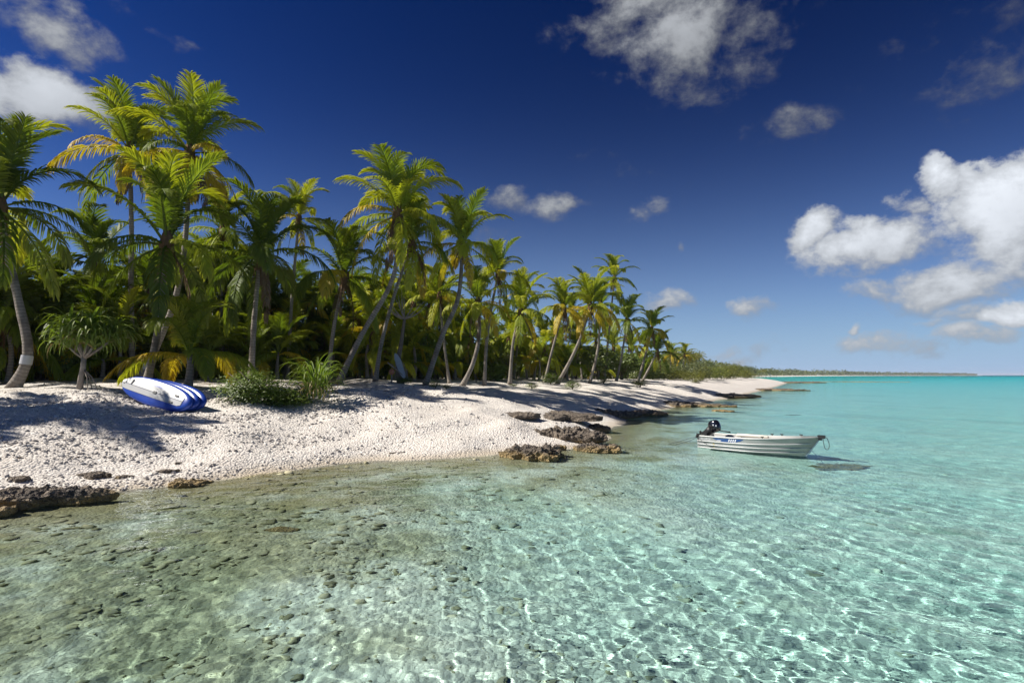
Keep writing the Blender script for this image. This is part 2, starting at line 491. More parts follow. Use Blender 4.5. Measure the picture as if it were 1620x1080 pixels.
def ground_mat():
    m, t, p, o = new_mat('coral_sand')
    ge = t.n('ShaderNodeNewGeometry'); pos = ge.outputs['Position']
    sp = t.n('ShaderNodeSeparateXYZ'); t.put(sp.inputs[0], pos)
    d = t.n('ShaderNodeAttribute', attribute_name='shore').outputs['Fac']
    n1 = t.noise(pos, .55, 5, .6)
    n2 = t.noise(pos, 5.0, 6, .7)
    n3 = t.noise(pos, 28.0, 4, .7)
    flat = t.scale(pos, (1, 1, .3))
    vo = t.n('ShaderNodeTexVoronoi', feature='F1'); t.put(vo.inputs['Vector'], pos); vo.inputs['Scale'].default_value = 15; vo.inputs['Randomness'].default_value = 1
    vo2 = t.n('ShaderNodeTexVoronoi', feature='F1'); t.put(vo2.inputs['Vector'], pos); vo2.inputs['Scale'].default_value = 6.5
    dry = t.mix(t.smooth(n2, .25, .75), (.62, .57, .51, 1), (.86, .81, .74, 1))
    dry = t.mix(t.math('MULTIPLY', t.smooth(n1, .45, .75), .35), dry, (.66, .58, .50, 1))
    cell = t.n('ShaderNodeSeparateColor'); t.put(cell.inputs[0], vo.outputs['Color'])
    dry = t.mix(t.math('MULTIPLY', t.smooth(cell.outputs[0], .55, 1.0), .42), dry, (.42, .385, .36, 1))
    litter = t.math('MULTIPLY', t.smooth(d, 10.0, 17.0), t.smooth(t.noise(pos, 1.1, 5, .65), .42, .62))
    dry = t.mix(t.math('MULTIPLY', litter, .75), dry, (.16, .115, .07, 1))
    # sea bed: sand with beds of grey-olive rubble, olive film close to the edge
    rub = t.smooth(t.math('ADD', t.noise(pos, .42, 4, .6), t.math('MULTIPLY', t.smooth(sp.outputs[0], -6.0, 4.0), -.3)), .28, .5)
    c2 = t.n('ShaderNodeSeparateColor'); t.put(c2.inputs[0], vo2.outputs['Color'])
    sand = t.mix(n2, (.76, .74, .63, 1), (.93, .91, .80, 1))
    stone = t.mix(t.smooth(c2.outputs[0], .1, .95), (.40, .39, .26, 1), (.84, .79, .60, 1))
    stone = t.mix(t.math('MULTIPLY', t.smooth(n3, .4, .7), .5), stone, (.40, .36, .26, 1))
    stone = t.mix(t.math('MULTIPLY', t.smooth(sp.outputs[0], 2.5, -5.0), .85), stone, t.mix(c2.outputs[0], (.15, .13, .055, 1), (.44, .38, .19, 1)))
    wet = t.mix(t.math('MULTIPLY', rub, .8), sand, stone)
    patch = t.smooth(t.noise(t.scale(pos, (1, .55, 1)), .16, 5, .62), .56, .68)
    patch = t.math('MULTIPLY', patch, t.smooth(d, -7.0, -12.0))
    wet = t.mix(t.math('MULTIPLY', patch, .2), wet, (.24, .25, .19, 1))
    film = t.math('MULTIPLY', t.math('MAXIMUM', t.smooth(d, -3.2, -.6), t.math('MULTIPLY', t.smooth(d, -9.0, -2.0), t.smooth(n1, .4, .62))), t.smooth(d, .25, -.1))
    wet = t.mix(t.math('MULTIPLY', film, .85), wet, t.mix(n2, (.22, .17, .065, 1), (.52, .44, .24, 1)))
    edge = t.smooth(t.math('ADD', d, t.math('MULTIPLY', t.math('SUBTRACT', n1, .5), .9)), .95, .1)
    dry = t.mix(t.math('MULTIPLY', edge, .75), dry, (.46, .385, .28, 1))
    c = t.mix(t.smooth(d, .05, -.25), dry, wet)
    t.put(p.inputs['Base Color'], c)
    p.inputs['Roughness'].default_value = .95
    p.inputs['Specular IOR Level'].default_value = .12
    b = t.n('ShaderNodeBump'); b.inputs['Strength'].default_value = .9; b.inputs['Distance'].default_value = .05
    hh = t.math('ADD', t.math('MULTIPLY', vo.outputs[0], -.9), t.math('ADD', t.math('MULTIPLY', n2, 1.1), t.math('MULTIPLY', n3, .35)))
    t.put(b.inputs['Height'], hh)
    t.put(p.inputs['Normal'], b.outputs[0])
    return m


GX, GY, GR = polar([(1.5, 70, .0075), (70, 9000, .022)], -1.62, 1.5, .0075)
GZ, GD = height(GX, GY)
beach = link('beach_and_seabed', grid_mesh('beach_and_seabed', GX, GY, GZ, {'shore': GD}), mat=ground_mat())
tag(beach, 'white coral beach running down into the shallow sea bed', kind='structure')
beach.cycles.is_caustics_receiver = True


# ------------------------------------------------------------------ water
def water_mat():
    m, t, p, o = new_mat('sea_water')
    t.t.nodes.remove(p)
    oc = t.n('ShaderNodeTexCoord').outputs['Object']
    g = t.n('ShaderNodeBsdfRefraction'); g.inputs['IOR'].default_value = 1.333; g.inputs['Roughness'].default_value = 0.0
    gl = t.n('ShaderNodeBsdfGlossy'); gl.inputs['Roughness'].default_value = .03; gl.inputs[0].default_value = (1, 1, 1, 1)
    fr = t.n('ShaderNodeFresnel'); fr.inputs[0].default_value = 1.333
    fac = t.math('MULTIPLY', fr.outputs[0], .55)            # seen through a polariser
    mx = t.n('ShaderNodeMixShader'); t.put(mx.inputs[0], fac); t.put(mx.inputs[1], g.outputs[0]); t.put(mx.inputs[2], gl.outputs[0])
    n1 = t.noise(t.scale(oc, (1, 1.5, 1)), 3.2, 3, .55)
    n2 = t.noise(t.scale(oc, (1, 2.2, 1)), .55, 3, .55)
    b = t.n('ShaderNodeBump'); b.inputs['Strength'].default_value = .2; b.inputs['Distance'].default_value = .05
    t.put(b.inputs['Height'], t.math('ADD', n1, t.math('MULTIPLY', n2, 3.0)))
    for n in (g, gl, fr):
        t.put(n.inputs['Normal'], b.outputs[0])
    t.put(o.inputs['Surface'], mx.outputs[0])
    return m


WX, WY, WR = polar([(2.2, 26, .0043), (26, 55, .0055), (55, 9000, .02)], -1.22, 1.22, .0043)
WZ = 0 * WX
NW = 76
for i in range(NW):
    lam = .115 * (1.3 / .115) ** RNG.random()
    k = 2 * math.pi / lam
    th = RNG.normal(.9, 1.1); ph = RNG.random() * 6.28
    amp = .0043 * (lam / .3) ** .7 / math.sqrt(NW)
    att = np.clip((lam / (WR * .0045) - 2.6) / 3.0, 0, 1)
    WZ += amp * att * np.sin(k * (WX * math.cos(th) + WY * math.sin(th)) + ph + .6 * np.sin(WX * .7 + WY * .4 + i))
water = link('sea_water', grid_mesh('sea_water', WX, WY, WZ), mat=water_mat())
tag(water, 'clear rippled turquoise lagoon water', kind='structure')
water.cycles.is_caustics_caster = True
# the coloured body of the water: absorbs red light along the path of sight
m, t, p, o = new_mat('water_body')
t.t.nodes.remove(p)
va = t.n('ShaderNodeVolumeAbsorption'); va.inputs[0].default_value = (.22, .885, .905, 1); va.inputs[1].default_value = .58
t.put(o.inputs['Volume'], va.outputs[0])
BX, BY, BR = polar([(1.2, 9000, .25)], -1.9, 1.9, .12)
WTOP = [float(WZ[(WR > r0 * .7)].max()) for r0 in (1, 15, 30, 60)]
BZ = np.interp(BR, [1, 15, 30, 60, 61], WTOP + [WTOP[3]]) + .004
wb = link('water_body', grid_mesh('water_body', BX, BY, BZ), parent=water, mat=m)


# ------------------------------------------------------------------ coral rubble (stuff)
def rubble(name, label, pts, sizes, mat, receiver=False):
    """thousands of small angular stones in one mesh"""
    t_ = (1 + 5 ** .5) / 2
    ico = np.array([(-1, t_, 0), (1, t_, 0), (-1, -t_, 0), (1, -t_, 0), (0, -1, t_), (0, 1, t_), (0, -1, -t_), (0, 1, -t_), (t_, 0, -1), (t_, 0, 1), (-t_, 0, -1), (-t_, 0, 1)], float)
    ico /= np.linalg.norm(ico[0]) * 2
    tri = np.array([(0, 11, 5), (0, 5, 1), (0, 1, 7), (0, 7, 10), (0, 10, 11), (1, 5, 9), (5, 11, 4), (11, 10, 2), (10, 7, 6), (7, 1, 8), (3, 9, 4), (3, 4, 2), (3, 2, 6), (3, 6, 8), (3, 8, 9), (4, 9, 5), (2, 4, 11), (6, 2, 10), (8, 6, 7), (9, 8, 1)])
    pts = np.asarray(pts); n = len(pts)
    V = np.repeat(ico[None], n, 0) * RNG.uniform(.7, 1.25, (n, 12, 1))
    V = V * np.stack([RNG.uniform(.7, 1.7, n), RNG.uniform(.6, 1.1, n), RNG.uniform(.3, .7, n)], -1)[:, None] * np.asarray(sizes)[:, None, None]
    a, b = RNG.uniform(0, 6.28, n)[:, None], RNG.uniform(-.5, .5, n)[:, None]
    X, Y, Z = V[..., 0], V[..., 1], V[..., 2]
    X, Z = X * np.cos(b) - Z * np.sin(b), X * np.sin(b) + Z * np.cos(b)
    X, Y = X * np.cos(a) - Y * np.sin(a), X * np.sin(a) + Y * np.cos(a)
    V = np.stack([X, Y, Z], -1) + pts[:, None]
    F = (tri[None] + (np.arange(n) * 12)[:, None, None]).reshape(-1, 3).astype(np.int32)
    me = bpy.data.meshes.new(name)
    me.vertices.add(n * 12); me.vertices.foreach_set('co', V.reshape(-1).astype(np.float32))
    me.loops.add(F.size); me.loops.foreach_set('vertex_index', F.ravel())
    me.polygons.add(len(F))
    me.polygons.foreach_set('loop_start', np.arange(len(F), dtype=np.int32) * 3); me.polygons.foreach_set('loop_total', np.full(len(F), 3, np.int32))
    me.update(calc_edges=True)
    o = link(name, me, mat=mat)
    tag(o, label, kind='stuff')
    if receiver: o.cycles.is_caustics_receiver = True
    return o


def stone_mat(name, a, b, c, left=False):
    m, t, p, o = new_mat(name)
    ge = t.n('ShaderNodeNewGeometry'); pos = ge.outputs['Position']
    r = ge.outputs['Random Per Island']
    t.put(p.inputs['Base Color'], t.mix(t.math('MULTIPLY', t.noise(pos, 30, 3), .4), t.ramp(r, [(0, a), (.6, b), (1, c)]), (.3, .27, .24, 1)))
    if left:
        sx = t.n('ShaderNodeSeparateXYZ'); t.put(sx.inputs[0], pos)
        old = p.inputs['Base Color'].links[0].from_socket
        t.put(p.inputs['Base Color'], t.mix(t.math('MULTIPLY', t.smooth(sx.outputs[0], 2.5, -5.0), .6), old, t.mix(r, (.14, .12, .05, 1), (.50, .43, .22, 1))))
    p.inputs['Roughness'].default_value = .9
    p.inputs['Specular IOR Level'].default_value = .15
    return m


def scatter(n, rmin, rmax, amin, amax, want):
    r = np.exp(RNG.uniform(math.log(rmin), math.log(rmax), n)); a = RNG.uniform(amin, amax, n)
    x, y = r * np.sin(a), r * np.cos(a)
    z, d = height(x, y)
    k = want(x, y, d, r)
    return x[k], y[k], z[k], d[k], r[k]


x, y, z, d, r = scatter(84000, 9.5, 34, -.86, .2, lambda x, y, d, r: (d > .05) & (d < 11) & (RNG.random(len(d)) < np.clip(.85 - (x + 8) / 8, .10, 1) * np.clip(.6 + .5 * np.sin(d * 2.6 + 1.2 * np.sin(x * .6) + .8 * np.sin(x * 1.7)), .12, 1)))
sz = (.016 + .075 * RNG.random(len(x)) ** 4) * np.clip(r / 14, .8, 1.7)
rubble('coral_rubble', 'loose white coral rubble strewn over the beach', np.stack([x, y, z + sz * .12], -1), sz,
       stone_mat('rubble_stone', (.30, .27, .25), (.68, .635, .575), (.86, .82, .75)))
x, y, z, d, r = scatter(34000, 3.2, 24, -.95, .75, lambda x, y, d, r: (d < -.1) & (RNG.random(len(d)) < np.clip(.95 - (x + 4) / 8, .05, 1) * np.clip(.62 + .9 * np.sin(1.3 * x + .7 * y + 2 * np.sin(.6 * y)) * np.sin(.9 * y - .5 * x + 1.7 * np.sin(.8 * x)), .12, 1)))
sz = (.018 + .15 * RNG.random(len(x)) ** 5) * np.clip(r / 8, .8, 1.6)
rubble('seabed_rubble', 'grey olive coral stones on the shallow sea bed', np.stack([x, y, z + sz * .08], -1), sz,
       stone_mat('seabed_stone', (.36, .34, .21), (.60, .56, .41), (.82, .78, .63), left=True), receiver=True)


x, y, z, d, r = scatter(9000, 9.5, 60, -.95, .3, lambda x, y, d, r: (d > .3) & (d < 20) & (RNG.random(len(d)) < np.where(d > 9, .5, np.where(np.abs(d - 2.2 - .5 * np.sin(x)) < .25, .34, .016))))
rubble('beach_litter', 'scattered brown leaf scraps and husk bits on the sand', np.stack([x, y, z + .015], -1), .03 + .07 * RNG.random(len(x)) ** 2,
       stone_mat('litter', (.07, .05, .03), (.16, .11, .06), (.26, .19, .11)))


# ------------------------------------------------------------------ reef rocks
def rock_mesh(name, sx, sy, sz, seed, n=40, rough=1.0):
    nu, nv = n * 2, n
    vs, fs = [], []
    off = Vector((seed * 7.13, seed * 3.7, seed * 1.9))
    for j in range(nv + 1):
        ph = math.pi * j / nv
        for i in range(nu):
            th = 2 * math.pi * i / nu
            c = Vector((math.sin(ph) * math.cos(th), math.sin(ph) * math.sin(th), math.cos(ph)))
            lo = 1 + .55 * mnoise.noise(Vector((c.x * 1.1, c.y * 1.1, 0)) + off) + .38 * mnoise.noise(Vector((c.x * 2.6, c.y * 2.6, .3)) + off)
            q = Vector((c.x * sx * lo, c.y * sy * lo, 0))
            zc = math.copysign(abs(c.z) ** .45, c.z)
            tab = .62 + .5 * mnoise.noise(Vector((q.x * 1.7, q.y * 1.7, 5)) + off)
            qz = zc * sz * tab if zc > 0 else zc * sz * .8
            P = Vector((q.x, q.y, qz))
            f = mnoise.turbulence(P * 3.4 + off, 4, True) * .34 - mnoise.voronoi(P * 6.0 + off)[0][0] * .24 + .05
            f += .13 * mnoise.noise(P * 13 + off)
            amp = min(sz * .9, .45) * rough
            P += Vector((c.x, c.y, c.z * .8 + .25)) * f * amp * 1.6
            vs.append(P)
    for j in range(nv):
        for i in range(nu):
            a, b = j * nu + i, j * nu + (i + 1) % nu
            fs.append((a, a + nu, b + nu, b))
    mb = MB(); mb.add(vs, fs)
    return mb.mesh(name, M_ROCK, smooth=False)


def rock(px0, px1, py, zc, depth, h, seed, label, D=None, cat='rock', n=34, group=None, rough=1.0, name='reef_rock'):
    c = (px0 + px1) / 2
    if D is None:
        g = ground(c, py) if zc is None else None
        D = g.y if g else (EYE - zc) * FPX / (py - 593)
    w = (px1 - px0) / FPX * D
    cy = D + depth * (.1 if py < 666 else .4)
    p = on_ground(c, cy)
    p.x = (c - 810) / FPX * D
    zg = hz_at(p.x, p.y)
    p.z = zg if zc is None else max(zc, zg + h * .1 if py > 666 else min(zg - .02, zc + .12))
    ang = math.atan2(p.x, p.y)
    o = link(name, rock_mesh('reef_rock', w * .47, depth * .5, h, seed, n, rough), loc=p, rot=(0, 0, -ang * .6))
    tag(o, label, cat, group)
    o.cycles.is_caustics_receiver = True
    return o


RK = 'reef rocks along the shore'
rock(799, 893, 724, .02, 1.4, .36, 1, 'brown jagged reef rock at the water edge, nearest of the rocks by the sand spit', n=66, group=RK)
rock(818, 958, 700, .06, 1.7, .33, 2, 'broad dark reef rock just behind the nearest jagged rock', n=66, group=RK)
rock(915, 986, 711, .05, .7, .26, 3, 'low tan rock slab reaching into the water towards the boat', n=40, group=RK)
rock(874, 893, 709, .04, .25, .17, 4, 'small tan knob of rock beside the nearest jagged rock', n=18, group=RK)
rock(784, 852, 683, .16, 1.1, .17, 5, 'flat grey rock lying on the sand left of the reef rocks', n=36, group=RK)
rock(818, 962, 680, .12, 3.6, .19, 6, 'wide flat plateau of brown rock at the back of the reef rocks', n=66, group=RK)
rock(925, 962, 683, .02, .9, .22, 7, 'mustard stained rock with wet edge on the right side of the plateau', n=30, group=RK)
rock(902, 1004, 659, .12, 2.2, .30, 8, 'dark rock ledge lying in palm shade on the shoreline', n=44, group=RK)
rock(985, 1056, 655, .04, 2.0, .28, 9, 'tan rimmed ledge next to the shaded ledge', n=36, group=RK)
rock(1030, 1108, 640, .10, 4.0, .30, 10, 'grey brown rock shelf half way along the shore', n=40, group=RK)
rock(1078, 1152, 642, .03, 2.2, .25, 12, 'low brown reef tongue reaching out behind the boat motor', n=36, group=RK)
rock(1124, 1156, 650, .0, .8, .15, 13, 'small flat rock awash behind the boat motor', n=22, group=RK)
rock(1076, 1200, 628, .08, 4.5, .32, 14, 'long low rock ledge on the far shoreline', n=40, group=RK)
rock(1178, 1256, 617, .04, 6.0, .30, 15, 'brown flat reef on the shoreline before the point', n=34, group=RK)
rock(1214, 1300, 604.5, .05, 10.0, .40, 16, 'thin dark reef at the tip of the sandy point', n=34, group=RK, D=188)
rock(1290, 1420, 603.2, -.05, 8.0, .22, 17, 'thin line of rock awash beyond the sandy point', n=30, group=RK, D=215)
rock(-45, 122, 792, .08, .85, .25, 18, 'large dark rock with yellow stains on the left beach edge', n=66, group=RK, D=11.3)
rock(-30, 20, 812, .02, .4, .16, 19, 'black rock at the water line in the left corner', n=30, group=RK, D=10.6)
rock(132, 176, 757, None, .35, .15, 20, 'grey ragged rock on rubble beside the large dark left rock', n=26, group=RK)
rock(186, 210, 757, None, .2, .08, 21, 'small grey stone on rubble right of the ragged grey rock', n=16, group=RK)
rock(268, 322, 776, None, .5, .20, 22, 'tan angular rock at the water edge on the rubble beach', n=36, group=RK)
rock(322, 338, 766, None, .16, .08, 23, 'tiny brown stone right of the tan angular rock', n=14, group=RK)
rock(18, 46, 764, None, .25, .12, 24, 'dark round rock above the large left rock', n=20, group=RK)
rock(257, 282, 749, None, .2, .09, 25, 'dark stone on rubble above the tan angular rock', n=16, group=RK)
p = at(1332, 742, 16.2)
o = link('coral_head', rock_mesh('coral_head', .95, .5, .22, 31, 40, 1.5), loc=(9.75, 17.2, hz_at(9.75, 17.2) - .02))
tag(o, 'dark coral head under water beside the boat bow', 'coral')
o.cycles.is_caustics_receiver = True
for (px, py, lam, lb) in ((1250, 655, .5, 'faint dark coral patch under water behind the boat'), (455, 838, .22, 'dark stone under shallow water near the beach')):
    D = EYE * FPX / (py - 593) + .6
    x0 = (px - 810) / FPX * D
    o = link('sunken_rock', rock_mesh('sunken_rock', lam, lam * .6, lam * .4, px, 20), loc=(x0, D, hz_at(x0, D) + .02))
    tag(o, lb, 'rock'); o.cycles.is_caustics_receiver = True

# driftwood and beach litter
def stick(pts, r, label, cat='driftwood', name='driftwood_stick'):
    P = [ground(*q) + Vector((0, 0, r * .9)) for q in pts]
    o0 = P[0].copy()
    mb = MB()
    Q = []
    for a, b in zip(P, P[1:]):
        for k in range(4):
            Q.append(a.lerp(b, k / 4) - o0 + Vector((random.uniform(-1, 1), random.uniform(-1, 1), random.uniform(-.3, .6))) * r * .5)
    Q.append(P[-1] - o0)
    mb.tube(Q, [r * (1 - .6 * i / len(Q)) for i in range(len(Q))], 6)
    tag(link(name, mb.mesh(name, M_WOOD, True), loc=o0), label, cat)

stick([(143, 785), (160, 776), (181, 779)], .03, 'dark bent stick on rubble near the tan angular rock')
stick([(278, 735), (287, 733)], .03, 'short reddish brown stick on the upper rubble beach')
stick([(615, 718), (640, 716)], .02, 'thin dark twig on the water line of the beach')
stick([(955, 598.5), (985, 597.5)], .12, 'pale log lying on sand before the far palms', 'log', 'beach_log')


# ------------------------------------------------------------------ palms
def frond_mesh(seed, e0, e1, pairs=44, droop=.55, ll=.23, wid=.0098, bare=.14, power=1.3, sway=0.0, vee=.25, tatter=.04):
    rnd = random.Random(seed)
    n = 12
    pts, tans = [], []
    p = Vector((0, 0, 0)); side0 = 0.0
    for i in range(n + 1):
        s = i / n
        e = R(e0 + (e1 - e0) * s ** power)
        a = sway * s * s
        tdir = Vector((math.cos(e) * math.cos(a), math.cos(e) * math.sin(a), math.sin(e)))
        pts.append(p.copy()); tans.append(tdir)
        p = p + tdir / n
    mb = MB()
    rad = [.014 * (1 - .88 * i / n) + .001 for i in range(n + 1)]
    b0 = len(mb.v)
    mb.tube(pts, rad, 3, False)
    mb.a.extend([0.15] * (len(mb.v) - b0))
    for k in range(pairs):
        s = bare + (1 - bare) * (k + .5) / pairs
        f = s * n; i = min(int(f), n - 1); u = f - i
        P = pts[i].lerp(pts[i + 1], u); T = tans[i].lerp(tans[i + 1], u).normalized()
        sd = Vector((0, 0, 1)).cross(T)
        sd = sd.normalized() if sd.length > .05 else Vector((0, 1, 0))
        if sd.y < 0: sd = -sd
        N = T.cross(sd)
        if N.z < 0: N = -N
        q = (s - bare) / (1 - bare)
        if rnd.random() < tatter: continue
        L = ll * (math.sin(math.pi * (.12 + .80 * q)) ** .75) * rnd.uniform(.82, 1.1) + .02
        for sg in (-1, 1):
            phi = R(28 + 38 * q + rnd.uniform(-5, 5))
            d1 = (sd * sg * math.cos(phi) + T * math.sin(phi) + N * (vee + rnd.uniform(-.08, .08))).normalized()
            d2 = (d1 + Vector((0, 0, -1)) * droop * rnd.uniform(.6, 1.3)).normalized()
            d3 = (d2 + Vector((0, 0, -1)) * droop * rnd.uniform(.8, 1.7)).normalized()
            w = (T - d1 * T.dot(d1)).normalized() * .8 + N * rnd.uniform(-.3, .3)
            w = w.normalized() * wid * rnd.uniform(.8, 1.15)
            A = P; B = A + d1 * L * .36; C = B + d2 * L * .36; E = C + d3 * L * .30
            vs = [A - w * .35, A + w * .35, B + w * .9, B - w * .9, C + w * .7, C - w * .7, E]
            tt = [.1 + .35 * q, .1 + .35 * q, .25 + .4 * q, .25 + .4 * q, .45 + .4 * q, .45 + .4 * q, .7 + .3 * q]
            mb.add(vs, [(0, 1, 2, 3), (3, 2, 4, 5), (5, 4, 6)], tt)
    return mb.mesh('frond', M_GREEN)


FR = {
    'spear': [frond_mesh(i, 87, 74 - 10 * i, 40, .12, .15, .012, .2, 1.5, .1 * (i - 1), .9) for i in range(2)],
    'high': [frond_mesh(10 + i, 76 + 4 * i, 22 - 20 * i, 62, .28, .235, .0098, .13, 2.0, .28 * (i - 1)) for i in range(4)],
    'mid': [frond_mesh(20 + i, 50 + 5 * i, -24 - 12 * i, 62, .45, .24, .0098, .13, 1.5, .28 * (i - 1), .18) for i in range(4)],
    'low': [frond_mesh(30 + i, 12 + 6 * i, -66 - 5 * i, 62, .75, .235, .0098, .12, 1.1, .22 * (i - 1), .05, .1) for i in range(3)],
    'hang': [frond_mesh(40 + i, -26 + 6 * i, -86, 50, 1.0, .21, .0098, .12, .8, .15 * (i - 1), 0, .2) for i in range(3)],
    'dead': [frond_mesh(50 + i, -56 + 8 * i, -89, 34, 1.0, .16, .011, .1, .6, .1 * (i - 1), 0, .3) for i in range(3)],
}


def small_mesh(kind):
    mb = MB()
    if kind == 'nut':
        n = 6
        vs = [(0, 0, .11)] + [(.085 * math.cos(a) * c, .085 * math.sin(a) * c, h) for h, c in ((.06, .8), (-.03, 1), (-.09, .6)) for a in [2 * math.pi * k / n for k in range(n)]] + [(0, 0, -.12)]
        fs = [(0, 1 + k, 1 + (k + 1) % n) for k in range(n)]
        for j in range(2):
            fs += [(1 + j * n + k, 1 + (j + 1) * n + k, 1 + (j + 1) * n + (k + 1) % n, 1 + j * n + (k + 1) % n) for k in range(n)]
        fs += [(1 + 2 * n + k, 1 + 3 * n, 1 + 2 * n + (k + 1) % n) for k in range(n)]
        mb.add(vs, fs)
        return mb.mesh('coconut', M_NUT, True)
    mb.tube([(0, 0, -.42), (0, 0, -.2), (.01, 0, 0), (0, 0, .18), (0, 0, .42)], [.15, .19, .21, .16, .05], 8)
    for k in range(16):                                  # ragged sheath strips
        a = 2.4 * k; z0 = random.uniform(-.1, .2)
        d = Vector((math.cos(a), math.sin(a), 0)); s = Vector((-d.y, d.x, 0)) * .05
        q = d * .19 + Vector((0, 0, z0))
        e = d * random.uniform(.2, .34) + Vector((0, 0, z0 - random.uniform(.4, .8)))
        mb.add([q - s, q + s, e + s * .5, e - s * .3], [(0, 1, 2, 3)])
    return mb.mesh('crown_sheath', M_FIBRE, False)


NUT = small_mesh('nut')
SHEATH = small_mesh('sheath')


def spline(P, n):
    P = [Vector(p) for p in P]
    Q = [P[0] * 2 - P[1]] + P + [P[-1] * 2 - P[-2]]
    out = []
    for i in range(len(P) - 1):
        a, b, c, d = Q[i:i + 4]
        for k in range(n):
            t = k / n
            out.append(.5 * ((2 * b) + (c - a) * t + (2 * a - 5 * b + 4 * c - d) * t * t + (3 * b - a - 3 * c + d) * t ** 3))
    out.append(P[-1])
    return out


def trunk_mesh(path, r0, r1, flare=1.7, sides=9, seed=0):
    rnd = random.Random(seed)
    L = [0.0]
    for a, b in zip(path, path[1:]): L.append(L[-1] + (b - a).length)
    rad = []
    for s in L:
        q = s / L[-1]
        r = r0 + (r1 - r0) * q
        r *= 1 + (flare - 1) * math.exp(-s / .35)
        rad.append(r * rnd.uniform(.955, 1.045))
    mb = MB()
    mb.tube(path, rad, sides)
    mb.a = [l for l in L for _ in range(sides)]
    return mb.mesh('trunk', M_TRUNK, True), L, rad


def far_left(px):
    return float(np.interp(px, [0, 300, 550, 900], [1.2, 1.16, 1.08, 1.0]))


GOLDEN = 2.39996
TREES_AT = []


def palm(base_px, D, pts, L, n=24, label='', group=None, gold=.3, lime=.4, dead=3, r0=None, band=None, nuts=5, ddepth=0.0, seed=1, young=False, flare=1.7, bend=True, open_=0.0, name='palm_tree', skirt=True):
    """pts: pixels the trunk passes through, the last one is the crown"""
    rnd = random.Random(seed * 77 + 5)
    L *= far_left(base_px) * 1.06; D *= far_left(base_px)
    b = on_ground(base_px, D)
    TREES_AT.append((b.x, b.y))
    root = empty(name, b)
    tag(root, label, 'palm tree' if not young else 'young palm', group)
    path = [Vector((0, 0, -.15))] + [at(px, py, D + ddepth * (i + 1) / len(pts)) - b for i, (px, py) in enumerate(pts)]
    if len(path) == 2:
        h = path[1].z
        path.insert(1, path[1] * .5 + Vector((rnd.uniform(-.06, .06) * h - path[1].x * .16, rnd.uniform(-.04, .04) * h, -.02 * h)))
    sp = spline(path, max(4, 18 // (len(path) - 1)))
    r0 = r0 or .15
    me, LL, rad = trunk_mesh(sp, r0, r0 * .62, flare, seed=seed)
    tr = link('trunk', me, root)
    top = sp[-1]
    if band is not None:
        i = min(range(len(LL)), key=lambda k: abs(LL[k] - band))
        mb = MB()
        A, B = sp[i], sp[i + 1] if (sp[i + 1] - sp[i]).length > .3 else sp[i + 2]
        dv = (B - A).normalized()
        mb.tube([A, A + dv * .18, A + dv * .36], [rad[i] * 1.1 + .012, rad[i] * 1.08 + .012, rad[i] * 1.06 + .012], 14, False)
        link('metal_band', mb.mesh('metal_band', M_BAND, True), tr)
    if not young:
        link('crown_sheath', SHEATH, root, loc=top + Vector((0, 0, -.05)), sc=(1.0 * L / 3, 1.0 * L / 3, 1.35 * L / 3), rot=(0, 0, rnd.random() * 6))
    a0 = rnd.random() * 6.28
    n = max(12, round(n * .97))
    for i in range(n):
        q = (i + .5) / n
        a = a0 + i * GOLDEN + rnd.uniform(-.25, .25)
        if q < .1: ty = 'spear'
        elif q < .40 + open_: ty = 'high'
        elif q < .62: ty = 'mid'
        elif q < .84: ty = 'low'
        else: ty = 'hang'
        if young and ty == 'hang': ty = 'low'
        me = rnd.choice(FR[ty])
        g = rnd.random()
        mat = M_GREEN if lime > .12 else (M_GREEN_SHADED if rnd.random() < .7 else M_GREEN)  # low-lime crowns mostly take the shade-darkened green
        if g < lime * (.6 + .9 * q): mat = M_LIME
        if q > .62 and rnd.random() < .7 * gold * (.4 + 1.1 * (q - .62) / .38): mat = M_GOLD
        s = L * rnd.uniform(.86, 1.1) * (.72 if ty == 'spear' else 1)
        link('frond', me, root, loc=top + Vector((math.cos(a) * .04, math.sin(a) * .04, .12 - .3 * q)), rot=(rnd.uniform(-.16, .16), rnd.uniform(-.14, .14), a), sc=(s, s, s), mat=mat)
    for i in range(dead):
        a = a0 + 1 + i * GOLDEN * 1.7
        s = L * rnd.uniform(.5, .8)
        link('dead_frond', rnd.choice(FR['dead']), root, loc=top + Vector((math.cos(a) * .1, math.sin(a) * .1, -.3)), rot=(0, rnd.uniform(-.1, .15), a), sc=(s, s, s), mat=M_DEAD)
    for i in range(nuts):
        a = a0 + i * 2.1
        link('coconut', NUT, root, loc=top + Vector((math.cos(a) * .27, math.sin(a) * .27, -.28 - .1 * (i % 3))), sc=(L / 3,) * 3, rot=(.3, .2, a))
    return root


G1 = 'tall coconut palms along the beach'
palm(22, 19, [(44, 560), (30, 480), (12, 400), (-2, 325)], 3.3, 26, 'dark palm with metal banded trunk cut by the left edge of the photo', G1, .1, .1, 3, .19, band=1.25, seed=1, ddepth=.5)
palm(212, 28, [(207, 480), (208, 360), (205, 238)], 3.3, 28, 'tallest palm rising straight at upper left with a brown hanging frond', G1, .35, .3, 9, .17, seed=2)
palm(212, 25, [(238, 570), (278, 470), (294, 370), (300, 240)], 3.2, 30, 'tall palm with leaning metal banded trunk and yellow skirt, right of the tallest palm', G1, .6, .45, 10, .17, band=.9, seed=3, ddepth=1)
palm(232, 22, [(250, 520), (264, 385)], 3.7, 22, 'leafy palm with upright fronds below the two tallest palms', G1, .1, .1, 2, .17, seed=4, open_=.1)
palm(398, 26, [(402, 510), (412, 402)], 3.5, 24, 'dark green palm with spiky top behind the low shrub', G1, .05, .05, 3, .16, seed=5, open_=.08)
